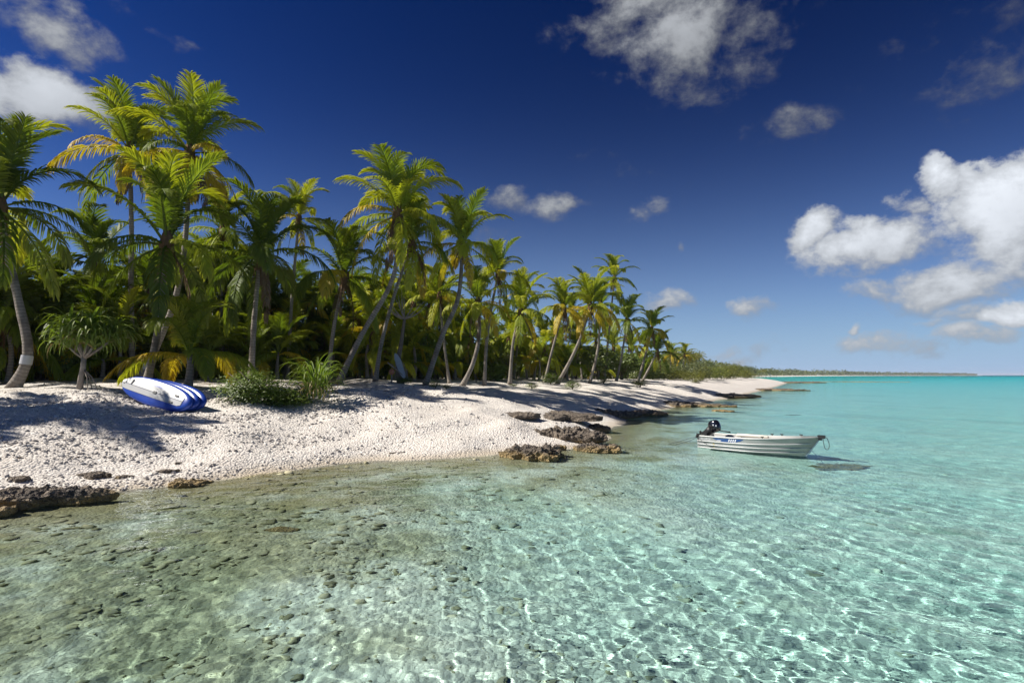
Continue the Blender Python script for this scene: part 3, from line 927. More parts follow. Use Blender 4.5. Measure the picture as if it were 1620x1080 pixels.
palm(455, 35, [(462, 470), (473, 345)], 2.5, 20, 'slim lime palm standing high between dark palms', G1, .4, .8, 2, .13, seed=6)
palm(518, 31, [(528, 520), (545, 437)], 3.4, 22, 'dark palm with spiky top left of the big leaning palm', G1, .08, .08, 3, .14, seed=7, open_=.08)
palm(533, 30, [(572, 530), (612, 462), (627, 415), (629, 338)], 3.6, 28, 'big bright palm with curved trunk leaning right over the beach', G1, .4, .95, 7, .17, seed=8, ddepth=-.6, flare=1.4)
palm(594, 31.5, [(604, 540), (626, 460), (652, 385)], 2.9, 22, 'slender pale palm crossing behind the big leaning palm', G1, .4, .3, 3, .13, seed=9)
palm(672, 33, [(700, 530), (725, 470), (732, 385)], 3.0, 25, 'second bright palm with gently curved dark trunk right of the big leaning palm', G1, .5, .8, 4, .17, seed=10, flare=1.3)
palm(730, 36, [(748, 575), (758, 530), (756, 478)], 2.7, 22, 'palm with pale trunk curved like a hook at its base', G1, .3, .45, 3, .16, seed=11)
palm(766, 38, [(770, 540), (777, 490), (788, 432)], 2.5, 20, 'palm with straight white trunk beside the hooked palm', G1, .35, .35, 3, .13, seed=12)
palm(712, 37.5, [(706, 570), (700, 520), (695, 468)], 2.5, 20, 'palm with thin pale trunk leaning left behind the hooked palm', G1, .6, .4, 2, .11, seed=13)
palm(806, 43, [(812, 540), (824, 495)], 3.0, 22, 'bushy palm in the middle of the grove', G1, .25, .3, 4, .14, seed=14)
palm(812, 54, [(822, 520), (830, 462)], 2.4, 20, 'pale topped palm peeking over the middle of the grove', G1, .4, .6, 2, .12, seed=15)
palm(861, 47, [(872, 560), (892, 487)], 2.9, 22, 'golden skirted palm with thin leaning trunk', G1, .95, .5, 3, .12, seed=16)
palm(880, 50, [(898, 578), (916, 540), (934, 486)], 3.3, 24, 'palm with white trunk leaning from the sand and golden skirt', G1, .85, .5, 3, .17, seed=17)
palm(932, 54, [(946, 550), (950, 483)], 3.0, 22, 'green palm behind the white leaning trunk', G1, .4, .4, 3, .15, seed=18)
palm(955, 64, [(964, 520), (972, 440)], 3.0, 22, 'tallest palm of the right hand clump with drooping tips', G1, .3, .3, 4, .14, seed=19)
palm(974, 64, [(984, 560), (992, 507)], 3.1, 22, 'dark palm at the right side of the clump', G1, .2, .1, 3, .14, seed=20)
palm(1008, 66, [(1020, 565), (1031, 520)], 2.8, 22, 'last tall palm of the clump, leaning right', G1, .5, .3, 5, .15, seed=21)
palm(1014, 68, [(1028, 580), (1040, 556)], 2.9, 20, 'short dark palm under the last tall palm of the clump', G1, .3, .1, 2, .14, seed=22)
palm(1058, 105, [(1062, 560)], 2.7, 18, 'small distant palm beyond the clump, left of a pair', G1, .4, .3, 1, .14, seed=23, nuts=0)
palm(1082, 108, [(1083, 561)], 2.7, 18, 'small distant palm beyond the clump, right of a pair', G1, .5, .3, 1, .14, seed=24, nuts=0)
palm(352, 34, [(350, 480), (352, 365)], 2.9, 22, 'palm with pale fronds half hidden between tall left palms', G1, .2, .5, 3, .14, seed=25)
palm(150, 29, [(148, 520), (152, 418)], 3.3, 20, 'dark arching palm behind the strap leaved tree', G1, .1, .05, 2, .15, seed=26)
palm(905, 64, [(918, 540), (905, 492)], 2.6, 18, 'yellow green palm between the golden skirted palms', G1, .3, .7, 2, .13, seed=27)

# palms beyond the left edge of the frame: their shade falls on the near beach
for k, (bx, by, hh) in enumerate([(-22.0, 16.6, 7.0), (-25, 14.6, 7.5)]):
    Dk = by; pxk = 810 + bx / by * FPX; zg = hz_at(bx, by)
    pyk = 593 - (zg + hh - EYE) / Dk * FPX * .985
    _f = far_left
    far_left = lambda px: 1.0
    palm(pxk, Dk, [(pxk + 12, (pyk + 600) / 2), (pxk - 5, pyk)], 3.5, 24, 'coconut palm standing beyond the left edge palm', 'palms beyond the left edge', .2, .3, 2, .15, seed=60 + k, nuts=0)
    far_left = _f

# young palm in front, its trunk hardly above the sand
palm(298, 21.4, [(300, 560)], 2.75, 19, 'low young palm with yellow lower fronds beside the blue boards', None, .45, .5, 0, .17, seed=30, young=True, nuts=0, open_=.12, name='young_palm')
palm(655, 40, [(655, 548)], 2.4, 14, 'low yellow palm under the crossing trunks', None, .8, .6, 0, .14, seed=31, young=True, nuts=0, name='young_palm')

# back rows: palms that nothing tells apart
SKYL = [(-60, 400), (0, 405), (100, 420), (180, 420), (250, 385), (330, 370), (400, 410), (450, 425), (520, 425), (600, 430), (660, 430), (700, 430), (800, 440), (840, 468), (880, 480), (930, 470), (1000, 500), (1050, 550)]
TD = [(-200, 17), (20, 20), (215, 25), (400, 27), (535, 31), (700, 37), (880, 50), (1000, 68), (1080, 105), (1200, 190)]
def interp(tab, x): return float(np.interp(x, [a for a, _ in tab], [b for _, b in tab]))
rnd = random.Random(5)
for k in range(66):
    px = -70 + k * 16.8 + rnd.uniform(-9, 9)
    D = interp(TD, px) * (1.08 + .5 * rnd.random()) + 2
    L = 3.25 * rnd.uniform(.85, 1.1)
    py = interp(SKYL, px) + 30 + L * FPX / D * .35 + rnd.uniform(0, 85)
    py = min(py, 548)
    palm(px - rnd.uniform(-14, 18), D, [(px, py)], L, 17, 'coconut palm with dark trunk crowded in the back rows of the grove', 'palms in the back rows of the grove', .35, .05 if px < 560 else .4, 1, .13, seed=100 + k, nuts=0)



for k in range(24):
    px = 215 + k * 21 + rnd.uniform(-8, 8)
    D = interp(TD, px) * (1.15 + .35 * rnd.random()) + 3
    py = interp(SKYL, px) + 30 + 3.2 * FPX / D * .3 + rnd.uniform(0, 40)
    palm(px - rnd.uniform(-10, 14), D, [(px, min(py, 520))], 3.3, 18, 'coconut palm with dark trunk crowded in the back rows of the grove', 'palms in the back rows of the grove', .3, .1 if px < 560 else .5, 1, .12, seed=200 + k, nuts=0)
for k in range(26):
    px = 60 + k * 35 + rnd.uniform(-13, 13)
    D = interp(TD, px) * (1.05 + .2 * rnd.random()) + 1.8
    py = 594 - (1.0 + rnd.random() * 1.3) * FPX / D + 8
    palm(px, D, [(px + 1, py)], 2.7, 13, 'low young palm with fronds springing near the ground inside the grove', 'low young palms in the grove', .45, .15 if px < 520 else .5, 0, .12, seed=300 + k, young=True, nuts=0, name='young_palm')


# ------------------------------------------------------------------ broad-leaved trees and shrubs
def leaf_cloud(seed, clumps, per, size, flat=.8, spread=.16, aspect=.55, hollow=.35):
    rnd = random.Random(seed)
    mb = MB()
    for c in range(clumps):
        while True:
            q = Vector((rnd.uniform(-1, 1), rnd.uniform(-1, 1), rnd.uniform(-.75, 1)))
            if hollow < q.length < 1: break
        q = Vector((q.x, q.y, q.z * flat))
        q *= .86 + .3 * mnoise.noise(q * 1.8 + Vector((seed, 0, 0)))
        tone = rnd.random()
        sp = spread * rnd.uniform(.7, 1.4)
        for k in range(per):
            d = Vector((rnd.gauss(0, 1), rnd.gauss(0, 1), rnd.gauss(0, .7)))
            p = q + d * sp
            up = (d.normalized() * .6 + q.normalized() * .5 + Vector((rnd.gauss(0, .4), rnd.gauss(0, .4), .8))).normalized()
            u = up.orthogonal().normalized()
            a = rnd.random() * 6.28
            w = up.cross(u)
            u, w = u * math.cos(a) + w * math.sin(a), w * math.cos(a) - u * math.sin(a)
            s = size * rnd.uniform(.65, 1.25)
            mb.add([p - u * s, p + w * s * aspect - up * s * .12, p + u * s - up * s * .2, p - w * s * aspect - up * s * .12], [(0, 1, 2), (0, 2, 3)], [tone * .5, tone * .5, tone, tone * .5])
    return mb.mesh('crown', M_BROAD)


CROWNS = [leaf_cloud(1, 70, 34, .075), leaf_cloud(2, 80, 34, .065, .7), leaf_cloud(3, 60, 40, .08, .9)]
SHRUBS = [leaf_cloud(11, 60, 34, .055, .75, .17, .38, .2), leaf_cloud(12, 70, 30, .05, .65, .16, .34, .2), leaf_cloud(13, 50, 34, .06, .8, .2, .4, .1)]


def limbs(h, w, seed, nl=5, r=.09):
    rnd = random.Random(seed)
    mb = MB()
    mb.tube([Vector((0, 0, -.15)), Vector((rnd.uniform(-.1, .1), 0, h * .25)), Vector((rnd.uniform(-.2, .2), rnd.uniform(-.2, .2), h * .5))], [r * 1.3, r, r * .7], 7)
    for i in range(nl):
        a = i * GOLDEN + rnd.random()
        b = Vector((math.cos(a) * w * .32, math.sin(a) * w * .32, h * rnd.uniform(.55, .85)))
        s = Vector((0, 0, h * rnd.uniform(.12, .42)))
        m = s.lerp(b, .5) + Vector((rnd.uniform(-.1, .1), rnd.uniform(-.1, .1), -.05 * h))
        mb.tube([s, m, b], [r * .6, r * .42, r * .12], 5)
    return mb.mesh('trunk', M_WOOD, True)


LIMB = [limbs(1.0, 1.0, i, 5, .035) for i in range(4)]


def bush(name, px, D, w, h, label, cat, group, mats, crowns, seed, lift=.55, trunk=True):
    rnd = random.Random(seed)
    D *= far_left(px); w *= far_left(px); h *= far_left(px)
    b = on_ground(px, D)
    root = empty(name, b, rnd.random() * 6.28)
    tag(root, label, cat, group)
    if trunk:
        link('trunk', rnd.choice(LIMB), root, sc=(w, w, h))
    link('crown' if lift > .5 else 'foliage', rnd.choice(crowns), root, loc=(0, 0, h * lift), sc=(w * .5, w * .5, h * (1 - lift) * 1.12), mat=rnd.choice(mats))
    if name == 'beach_shrub':
        for kk in range(2):
            link('foliage', crowns[kk], root, loc=(rnd.uniform(-.3, .3), rnd.uniform(-.3, .3), h * (lift - .08)), sc=(w * .46, w * .46, h * .6), rot=(0, 0, 1.9 + kk * 1.3), mat=mats[0])
    return root


# broad-leaved trees inside the grove
GB = 'broad leaved trees inside the grove'
for k, (px, dd, w, h, lb) in enumerate([
        (20, 5, 4.6, 4.6, 'dark broad leaved tree behind the left edge palm'), (75, 6, 5.0, 4.9, 'glossy broad leaved tree left of the strap leaved tree'), (128, 8, 4.6, 5.0, 'broad leaved tree right behind the strap leaved tree'),
        (185, 9, 4.0, 4.0, 'shaded broad leaved tree left of the banded leaning palm'), (330, 8, 4.2, 4.0, 'dark broad leaved tree behind the low young palm'),
        (590, 9, 4.4, 4.2, 'leafy green tree behind the crossing palm trunks'), (652, 8, 4.0, 4.6, 'bright leafy tree behind the leaning white board'), (690, 12, 4.0, 3.6, 'leafy tree left of the hooked palm'),
        (945, 4, 4.6, 4.4, 'round leafed green tree under the right palm clump'), (985, 6, 5.0, 3.8, 'leafy tree at the right foot of the palm clump'), (880, 9, 4.5, 3.6, 'leafy tree behind the golden skirted palms'), (1005, 12, 5.0, 3.6, 'leafy low tree below the last tall palm')]):
    D = interp(TD, px) + dd
    bush('broadleaf_tree', px, D, w, h, lb, 'tree', GB, [M_BROAD, M_BROAD, M_BROADL], CROWNS, 200 + k, .58)

for k in range(30):
    px = -50 + k * 36 + rnd.uniform(-12, 12)
    D = interp(TD, px) * (1.2 + .3 * rnd.random()) + 4
    bush('broadleaf_tree', px, D, rnd.uniform(4, 5.4), rnd.uniform(3.8, 5.6), 'dark leafy tree filling the gaps behind the palms', 'tree', 'leafy trees filling the back of the grove', [M_BROAD, M_BROAD, M_BROADL], CROWNS, 250 + k, .56)

# understorey shrubs that nothing tells apart
for k in range(72):
    px = -60 + k * 15.4 + rnd.uniform(-8, 8)
    D = interp(TD, px) * (1.06 + .42 * rnd.random()) + 2.5
    bush('undergrowth_shrub', px, D, rnd.uniform(1.8, 3.6), rnd.uniform(1.2, 3.0), 'green undergrowth shrub between the palm trunks of the grove', 'shrub', 'undergrowth shrubs in the grove', [M_BROAD, M_BROADL, M_BROAD, M_SCRUB], SHRUBS + CROWNS, 300 + k, .45)

# dense wood behind, one mass
def wood_mass():
    rndw = random.Random(9)
    mb = MB()
    for k in range(30000):
        px = rndw.uniform(-220, 1075)
        D0 = interp(TD, px)
        D = D0 * rndw.uniform(1.55, 2.1) + 8
        x = (px - 810) / FPX * D
        hmax = 6.2 * (.75 + .5 * mnoise.noise(Vector((x * .22, D * .1, 0))))
        z = 1.9 + hmax * rndw.random()
        s = rndw.uniform(.16, .34) * D / 42
        n = Vector((rndw.gauss(0, 1), rndw.gauss(0, 1) - .4, rndw.gauss(0, .8) + .5)).normalized()
        u = n.orthogonal().normalized(); w = n.cross(u)
        p = Vector((x, D, z))
        mb.add([p - u * s, p + w * s * .5, p + u * s, p - w * s * .5], [(0, 1, 2), (0, 2, 3)], [rndw.random() * .6] * 4)
    o = link('wood_foliage', mb.mesh('wood_foliage', M_BROAD))
    tag(o, 'dense dark green wood behind the palm grove', kind='stuff')
wood_mass()

# shrubs on the beach, each told apart
bush('beach_shrub', 402, 19.3, 2.5, 1.35, 'low dark shrub spreading on the sand between the blue boards and the grass clump', 'shrub', None, [M_BROAD], SHRUBS, 401, .4)
bush('beach_shrub', 455, 20.2, 2.2, .8, 'small sprawling shrub beside the grassy clump', 'shrub', None, [M_BROAD], SHRUBS, 402, .35)
for k, (px, D, w, h, mt, lb) in enumerate([
        (688, 30, .9, .55, M_BROAD, 'dark green low plant by the second bright palm'), (707, 31, .7, .35, M_BROADL, 'tiny bright green plant on the sand before the hooked palm'),
        (842, 41, 1.2, .55, M_BROADL, 'bright lime low shrub on the sand left of the white leaning trunk'), (905, 43, 1.5, .8, M_BROAD, 'dark low shrub at the foot of the white leaning trunk'),
        (1011, 56, 1.9, 1.0, M_SCRUB, 'yellow green round shrub alone on the white sand'), (812, 41, .8, .3, M_BROADL, 'little green plant before the middle of the grove'),
        (870, 46, 2.0, 1.1, M_BROAD, 'dark bush left of the white leaning trunk'), (955, 56, 1.8, 1.0, M_BROADL, 'small bush under the right palm clump'),
        (1100, 82, 1.6, .6, M_SCRUB, 'small tuft on the sand before the scrub belt'), (640, 30.5, 1.0, .5, M_BROAD, 'dark little plant at the foot of the dead tree')]):
    bush('beach_plant', px, D, w, h, lb, 'plant', None, [mt], SHRUBS, 420 + k, .42)

# scrub belt towards the point
GS = 'scrub bushes along the far beach'
SCR = [(1040, 90, 7, 3.0, M_SCRUB, 'yellow green bush right of the palm clump'), (1062, 94, 6.5, 2.6, M_SCRUB, 'spreading light bush below the distant palm pair'), (1090, 98, 9, 4.3, M_SAGE, 'grey green rounded bush, biggest of the scrub belt'),
       (1075, 88, 5, 2.0, M_SCRUB, 'low yellow bush before the grey green rounded bush'), (1100, 92, 5, 2.0, M_SCRUB, 'bright low bush at the sand edge under the grey green bush'), (1113, 108, 8, 3.2, M_SCRUB, 'dense green bush in the middle of the scrub belt'), (1128, 118, 8, 3.4, M_BROADL, 'fresh green bush right of the middle of the scrub belt'),
       (1140, 132, 10, 4.0, M_SCRUB, 'broad olive bush towards the sandy point'), (1155, 150, 10, 4.2, M_SCRUB, 'pale olive bush near the sandy point'), (1172, 168, 9, 3.4, M_SCRUB, 'golden green bush, last one before the sandy point'), (1184, 178, 8, 2.0, M_SCRUB, 'flat dark edged bush reaching on to the sandy point'),
       (1022, 84, 6, 2.6, M_BROADL, 'green bush at the foot of the last tall palms'), (1052, 120, 10, 4.6, M_BROADL, 'tall green bush behind the scrub belt')]
for k, (px, D, w, h, mt, lb) in enumerate(SCR):
    bush('scrub_bush', px, D, w, h, lb, 'bush', GS, [mt], SHRUBS, 500 + k, .42, trunk=False)


# far palms: small copies, one mesh each
def far_palm_mesh(seed, h=9.0):
    rf = random.Random(seed)
    mb = MB()
    lean = rf.uniform(-.12, .12)
    mb.tube([(0, 0, -.3), (lean * h * .4, 0, h * .5), (lean * h, 0, h)], [.22, .17, .13], 5)
    mb.a = [0.2] * len(mb.v)
    for i in range(20):
        a = i * GOLDEN; q = i / 20
        e0, e1 = R(80 - 95 * q), R(20 - 100 * q)
        P = Vector((lean * h, 0, h)); dirs = Vector((math.cos(a), math.sin(a), 0)); sd = Vector((-math.sin(a), math.cos(a), 0))
        pts = [P]
        for s in range(5):
            e = e0 + (e1 - e0) * (s + .5) / 5
            P = P + (dirs * math.cos(e) + Vector((0, 0, math.sin(e)))) * .68 * rf.uniform(.9, 1.1)
            pts.append(P)
        for s in range(5):
            for sg in (-1, 1):
                for u in (.0, .5):
                    A = pts[s].lerp(pts[s + 1], u); B = pts[s].lerp(pts[s + 1], u + .42)
                    C = A.lerp(B, .8) + sd * sg * (.62 - .25 * abs(s - 1.5) / 3) + Vector((0, 0, -.42 - .15 * q)) + (pts[s + 1] - pts[s]) * .4
                    mb.add([A, B, C], [(0, 1, 2)], [.3 + .5 * q] * 3)
    return mb.mesh('palm_tree', M_FAR)


FARP = [far_palm_mesh(i) for i in range(4)]
M_FARL = leaf_mat('far_leaf_lime', (.15, .17, .03), (.24, .22, .04), (.3, .22, .04), trans=.3, gloss=.02)
rnf = random.Random(21)
for k in range(96):
    t_ = (k + rnf.random()) / 96
    px = 1052 + 190 * t_
    D = 125 + (t_ ** 1.4) * 520 + rnf.uniform(0, 50)
    g = on_ground(px, D)
    if sdist(np.array([g.x]), np.array([g.y]))[0] < 6:
        g = on_ground(px - 14, D + 30)
    hpx = interp([(1050, 42), (1100, 38), (1130, 33), (1160, 27), (1190, 20), (1240, 12)], px) * rnf.uniform(.68, 1.08)
    sc = (hpx / FPX * D + (EYE - g.z) * 0) / 10.2
    sc = min(max(sc, .35), 1.35)
    o = link('palm_tree', rnf.choice(FARP), None, g, (0, 0, rnf.random() * 6.28), (sc,) * 3, rnf.choice([M_FAR, M_FAR, M_FARL]))
    tag(o, 'distant palm in the tree line beyond the scrub bushes', 'palm tree', 'distant palms beyond the scrub')


def far_wood():
    rw = random.Random(33)
    mb = MB()
    line = [(120, 300), (180, 440), (320, 730), (708, 1310), (1245, 1912), (1900, 2432), (2180, 2650)]
    seg = [math.dist(a, b) for a, b in zip(line, line[1:])]
    for k in range(15000):
        u = rw.random() ** 1.15 * sum(seg); i = 0
        while u > seg[i] and i < len(seg) - 1: u -= seg[i]; i += 1
        a, b = line[i], line[i + 1]
        f = min(u / seg[i], 1)
        tx, ty = (b[0] - a[0]) / seg[i], (b[1] - a[1]) / seg[i]
        inl = 12 + 50 * rw.random() ** 1.4
        x, y = a[0] + (b[0] - a[0]) * f - ty * inl, a[1] + (b[1] - a[1]) * f + tx * inl
        D = y
        hm = interp([(300, 10), (700, 12), (1300, 14), (1900, 13), (2450, 11), (2650, 8)], y) * (.5 + .75 * abs(mnoise.noise(Vector((x * .02, y * .02, 3)))) + .3 * rw.random() ** 3)
        z = 1.2 + hm * rw.random() ** .7
        s = rw.uniform(.7, 1.7) * (.6 + D / 1600)
        n = Vector((rw.gauss(0, 1) - .3, rw.gauss(0, 1) - .5, rw.gauss(0, .8) + .6)).normalized()
        uu = n.orthogonal().normalized(); w = n.cross(uu)
        p = Vector((x, y, z))
        mb.add([p - uu * s, p + w * s * .6, p + uu * s, p - w * s * .6], [(0, 1, 2), (0, 2, 3)], [rw.random() * .6] * 4)
    tag(link('far_woods', mb.mesh('far_woods', M_FAR)), 'low green wood along the far white beach', kind='stuff')
far_wood()


# ------------------------------------------------------------------ strap-leaved plants
def strap_mesh(seed, e0, e1, w=.028):
    rs = random.Random(seed)
    mb = MB()
    n = 7
    P = Vector((0, 0, 0)); pts = [P]; T = []
    kink = rs.uniform(.45, .75)
    for i in range(n):
        s = (i + .5) / n
        e = R(e0 + (e1 - e0) * (s ** 1.6) - (28 if s > kink else 0))
        d = Vector((math.cos(e), 0, math.sin(e))); T.append(d)
        P = P + d / n; pts.append(P)
    for i, p in enumerate(pts):
        s = i / n
        ww = w * (1 - s ** 2.2) + .002
        t_ = T[min(i, n - 1)]; nn = Vector((-t_.z, 0, t_.x))
        mb.v += [tuple(p + Vector((0, ww, 0)) + nn * ww * .5), tuple(p), tuple(p + Vector((0, -ww, 0)) + nn * ww * .5)]
        mb.a += [s * .8] * 3
        if i < n:
            b = i * 3
            mb.f += [(b, b + 1, b + 4, b + 3), (b + 1, b + 2, b + 5, b + 4)]
    return mb.mesh('strap_leaf', M_STRAP)


STRAPS = [strap_mesh(i, 80 - 9 * i, 0 - 20 * i) for i in range(5)]


def pandanus():
    b = on_ground(128, 21.5)
    root = empty('screw_pine', b)
    tag(root, 'strap leaved tree with thin pale trunk on the sand left of the blue boards', 'tree')
    mb = MB()
    top = Vector((.12, 0, 1.3))
    mb.tube([(0, 0, -.1), (.03, 0, .4), (.1, 0, .85), top], [.12, .095, .09, .08], 8)
    mb.a = []
    heads = [Vector((.0, -.1, 1.75)), Vector((-.55, .1, 1.6)), Vector((.6, -.2, 1.6)), Vector((.2, .4, 2.2)), Vector((-.25, -.2, 2.1)), Vector((.95, .2, 1.85)), Vector((.45, -.3, 2.0))]
    for h in heads:
        mb.tube([top - Vector((0, 0, .15)), top.lerp(h, .5) + Vector((0, 0, -.1)), h], [.06, .05, .045], 6)
    tr = link('trunk', mb.mesh('trunk', M_DRIFT, True), root)
    for i in range(4):
        a = i * 1.7; m2 = MB()
        f = Vector((math.cos(a) * .35 + .35, math.sin(a) * .25, -.05))
        m2.tube([Vector((.1, 0, .8)), Vector((.1, 0, .8)).lerp(f, .5) + Vector((.06, 0, .06)), f], [.022, .02, .016], 5)
        link('prop_root', m2.mesh('prop_root', M_DRIFT, True), root)
    rs = random.Random(3)
    for h in heads:
        for k in range(52):
            q = k / 52
            i = min(4, int(q ** .7 * 5))
            s = rs.uniform(1.05, 1.6)
            link('strap_leaf', STRAPS[i], root, loc=h + Vector((0, 0, .1 - .2 * q)), rot=(rs.uniform(-.15, .15), rs.uniform(-.1, .2), k * GOLDEN), sc=(s, s * 1.35, s), mat=M_STRAP if q < .93 or rs.random() < .5 else M_STRAW)


pandanus()


def strap_clump():
    b = on_ground(501, 22.6)
    root = empty('strap_clump', b)
    tag(root, 'bright grassy clump of strap leaves with dry brown base', 'plant')
    rs = random.Random(8)
    for k in range(120):
        q = k / 120
        a = k * GOLDEN; rr = .5 * math.sqrt(rs.random())
        hgt = rs.uniform(.15, 1.35) * (1 - .4 * rr)
        i = min(4, int(rs.random() ** 1.2 * 4.2))
        s = rs.uniform(.9, 1.45)
        link('strap_leaf', STRAPS[i], root, loc=(math.cos(a) * rr, math.sin(a) * rr, hgt), rot=(rs.uniform(-.2, .2), rs.uniform(-.2, .1), a), sc=(s, s * 1.1, s), mat=M_STRAP)
    for k in range(55):
        a = k * GOLDEN; rr = .55 * math.sqrt(rs.random())
        s = rs.uniform(.6, .95)
        link('dry_leaf', STRAPS[4], root, loc=(math.cos(a) * rr, math.sin(a) * rr, rs.uniform(.5, .9)), rot=(rs.uniform(-.2, .2), rs.uniform(.5, .9), a), sc=(s, s, s), mat=M_STRAW)
strap_clump()


# ------------------------------------------------------------------ dead tree, leaning board, buoy
def dead_tree():
    b = on_ground(634, 32.5)
    root = empty('dead_tree', b)
    tag(root, 'grey dead tree with bare spiky branches behind the leaning board', 'dead tree')
    mb = MB()
    P = [Vector((0, 0, -.1)), Vector((-.15, 0, 1.2)), Vector((.0, 0, 2.2)), at(640, 505, 32.5) - b]
    mb.tube(spline(P, 5), [.2 - .008 * i for i in range(16)], 8)
    link('trunk', mb.mesh('trunk', M_WOOD, True), root)
    rs = random.Random(4); top = P[-1]
    for i in range(15):
        a = rs.uniform(-1.15, 1.15); c = rs.uniform(-.6, .6)
        l = rs.uniform(.8, 1.7)
        e = top + Vector((math.sin(a) * l, c * l, math.cos(a) * l))
        m = top.lerp(e, .5) + Vector((rs.uniform(-.1, .1), 0, -.12))
        m2 = MB(); m2.tube(spline([top, m, e], 3), [.035 - .0045 * k for k in range(7)], 5)
        link('branch', m2.mesh('branch', M_DRIFT, True), root)
dead_tree()

M_WHITE = simple_mat('board_white', (.43, .43, .42), .4, 0, .06, 3, 0, .5)
M_BLUE = simple_mat('board_blue', (.012, .055, .36), .32, 0, .15, 4, 0, .5)
M_BLACK = simple_mat('black_rubber', (.015, .015, .016), .5, 0, .2, 6)
M_ORANGE = simple_mat('buoy_orange', (.42, .16, .08), .5, 0, .2, 5)
M_GREYB = simple_mat('board_grey', (.30, .34, .36), .45, 0, .12, 3)


def slab_outline(L, Wd, n=40, sq=2.6, tail=.55):
    pts = []
    for i in range(n):
        a = 2 * math.pi * i / n
        c, s = math.cos(a), math.sin(a)
        k = sq
        x = math.copysign(abs(c) ** (2 / k), c) * L / 2
        y = math.copysign(abs(s) ** (2 / (2.1)), s) * Wd / 2
        pts.append((x, y))
    return pts


def board(name, origin, ux, uy, L, Wd, label, full=True, group=None):
    """ux: length axis, uy: width axis (up the lean); the normal faces the sea"""
    ux = ux.normalized(); uz = ux.cross(uy).normalized(); uy = uz.cross(ux).normalized()
    root = empty(name, origin)
    root.rotation_euler = Matrix((ux, uy, uz)).transposed().to_euler()
    tag(root, label, 'board', group)
    n = 44
    out = slab_outline(L, Wd, n)
    rows = [(1.0, -.05), (1.03, 0.0), (1.0, .05), (.93, .085), (.80, .10)]
    mb = MB()
    def rock_(x): return .06 * (2 * x / L) ** 2
    for sc, z in rows:
        mb.v += [(x * (1 - (1 - sc) * .5), y * sc, z + rock_(x)) for x, y in out]
    for j in range(len(rows) - 1):
        for i in range(n):
            mb.f.append((j * n + i, j * n + (i + 1) % n, (j + 1) * n + (i + 1) % n, (j + 1) * n + i))
    mb.v += [(0, 0, .10), (0, 0, -.05)]
    b = (len(rows) - 1) * n
    mb.f += [(b + i, b + (i + 1) % n, len(mb.v) - 2) for i in range(n)] + [((i + 1) % n, i, len(mb.v) - 1) for i in range(n)]
    link('hull', mb.mesh('hull', M_BLUE, True), root)
    # white bottom panel, proud of the blue hull, one half each side of a centre groove
    for sg in (-1, 1):
        m2 = MB(); q = 22
        top, bot = [], []
        for i in range(q + 1):
            x = -L * .487 + (L * .895) * i / q
            t_ = i / q
            w = Wd * .215
            if t_ < .12: w *= math.sqrt(max(0, 1 - ((.12 - t_) / .12) ** 2)) * .55 + .45
            if t_ > .93: w *= .72 + .28 * math.sqrt(max(0, 1 - ((t_ - .93) / .07) ** 2))
            zz = .119 + .06 * abs(2 * x / L)
            top += [(x, sg * .008, zz + .006), (x, sg * w, zz - .004)]
            bot += [(x, sg * .008, zz - .03), (x, sg * w, zz - .05)]
        N = len(top)
        m2.v = top + bot
        for i in range(q):
            a = 2 * i
            fs = [(a, a + 1, a + 3, a + 2), (a + 1, N + a + 1, N + a + 3, a + 3), (a, a + 2, N + a + 2, N + a)]
            m2.f += fs if sg < 0 else [tuple(reversed(f)) for f in fs]
        m2.f += [(0, N, N + 1, 1), (N - 2, N - 1, 2 * N - 1, 2 * N - 2)]
        link('white_panel', m2.mesh('white_panel', M_WHITE, False), root)
    if full:
        mb = MB(); mb.box((-.02, 0, .136), (.075, .045, .012)); link('handle_slot', mb.mesh('handle_slot', M_BLACK), root)
        for (x, y) in ((L * .30, Wd * .13), (L * .27, -Wd * .15)):
            mb = MB(); mb.box((x, y, .136 + .06 * abs(2 * x / L)), (.075, .026, .012)); link('fin_box', mb.mesh('fin_box', M_BLACK), root)
        mb = MB(); mb.box((-L * .44, .04, .17), (.028, .02, .02)); mb.box((-L * .455, -.02, .175), (.02, .03, .012)); link('nose_fitting', mb.mesh('nose_fitting', M_BLACK), root)
        mb = MB(); mb.box((-L * .36, .12, .178), (.016, .11, .008)); link('nose_strap', mb.mesh('nose_strap', M_BLACK), root)
    return root


g0 = ground(262, 651)
Dg = g0.y
for i, (off, lb) in enumerate([(0, 'blue and white board, front one of the leaning stack'), (1, 'second blue and white board, leaning behind the front board'), (2, 'rearmost blue and white board, showing only a strip behind the second')]):
    A = at(199 + 15 * off, 606 + 3 * off, Dg + 1.15 + .20 * off); B = at(304 + 11 * off, 641.5 - 1 * off, Dg + .05 + .20 * off)
    ux = B - A
    upv = Vector((.12, .42, .9))
    Lb = ux.length * 1.0
    C = (A + B) / 2 
    board('paddle_board', C, ux, upv, Lb, .92, lb, full=i == 0, group='blue and white boards in the stack')

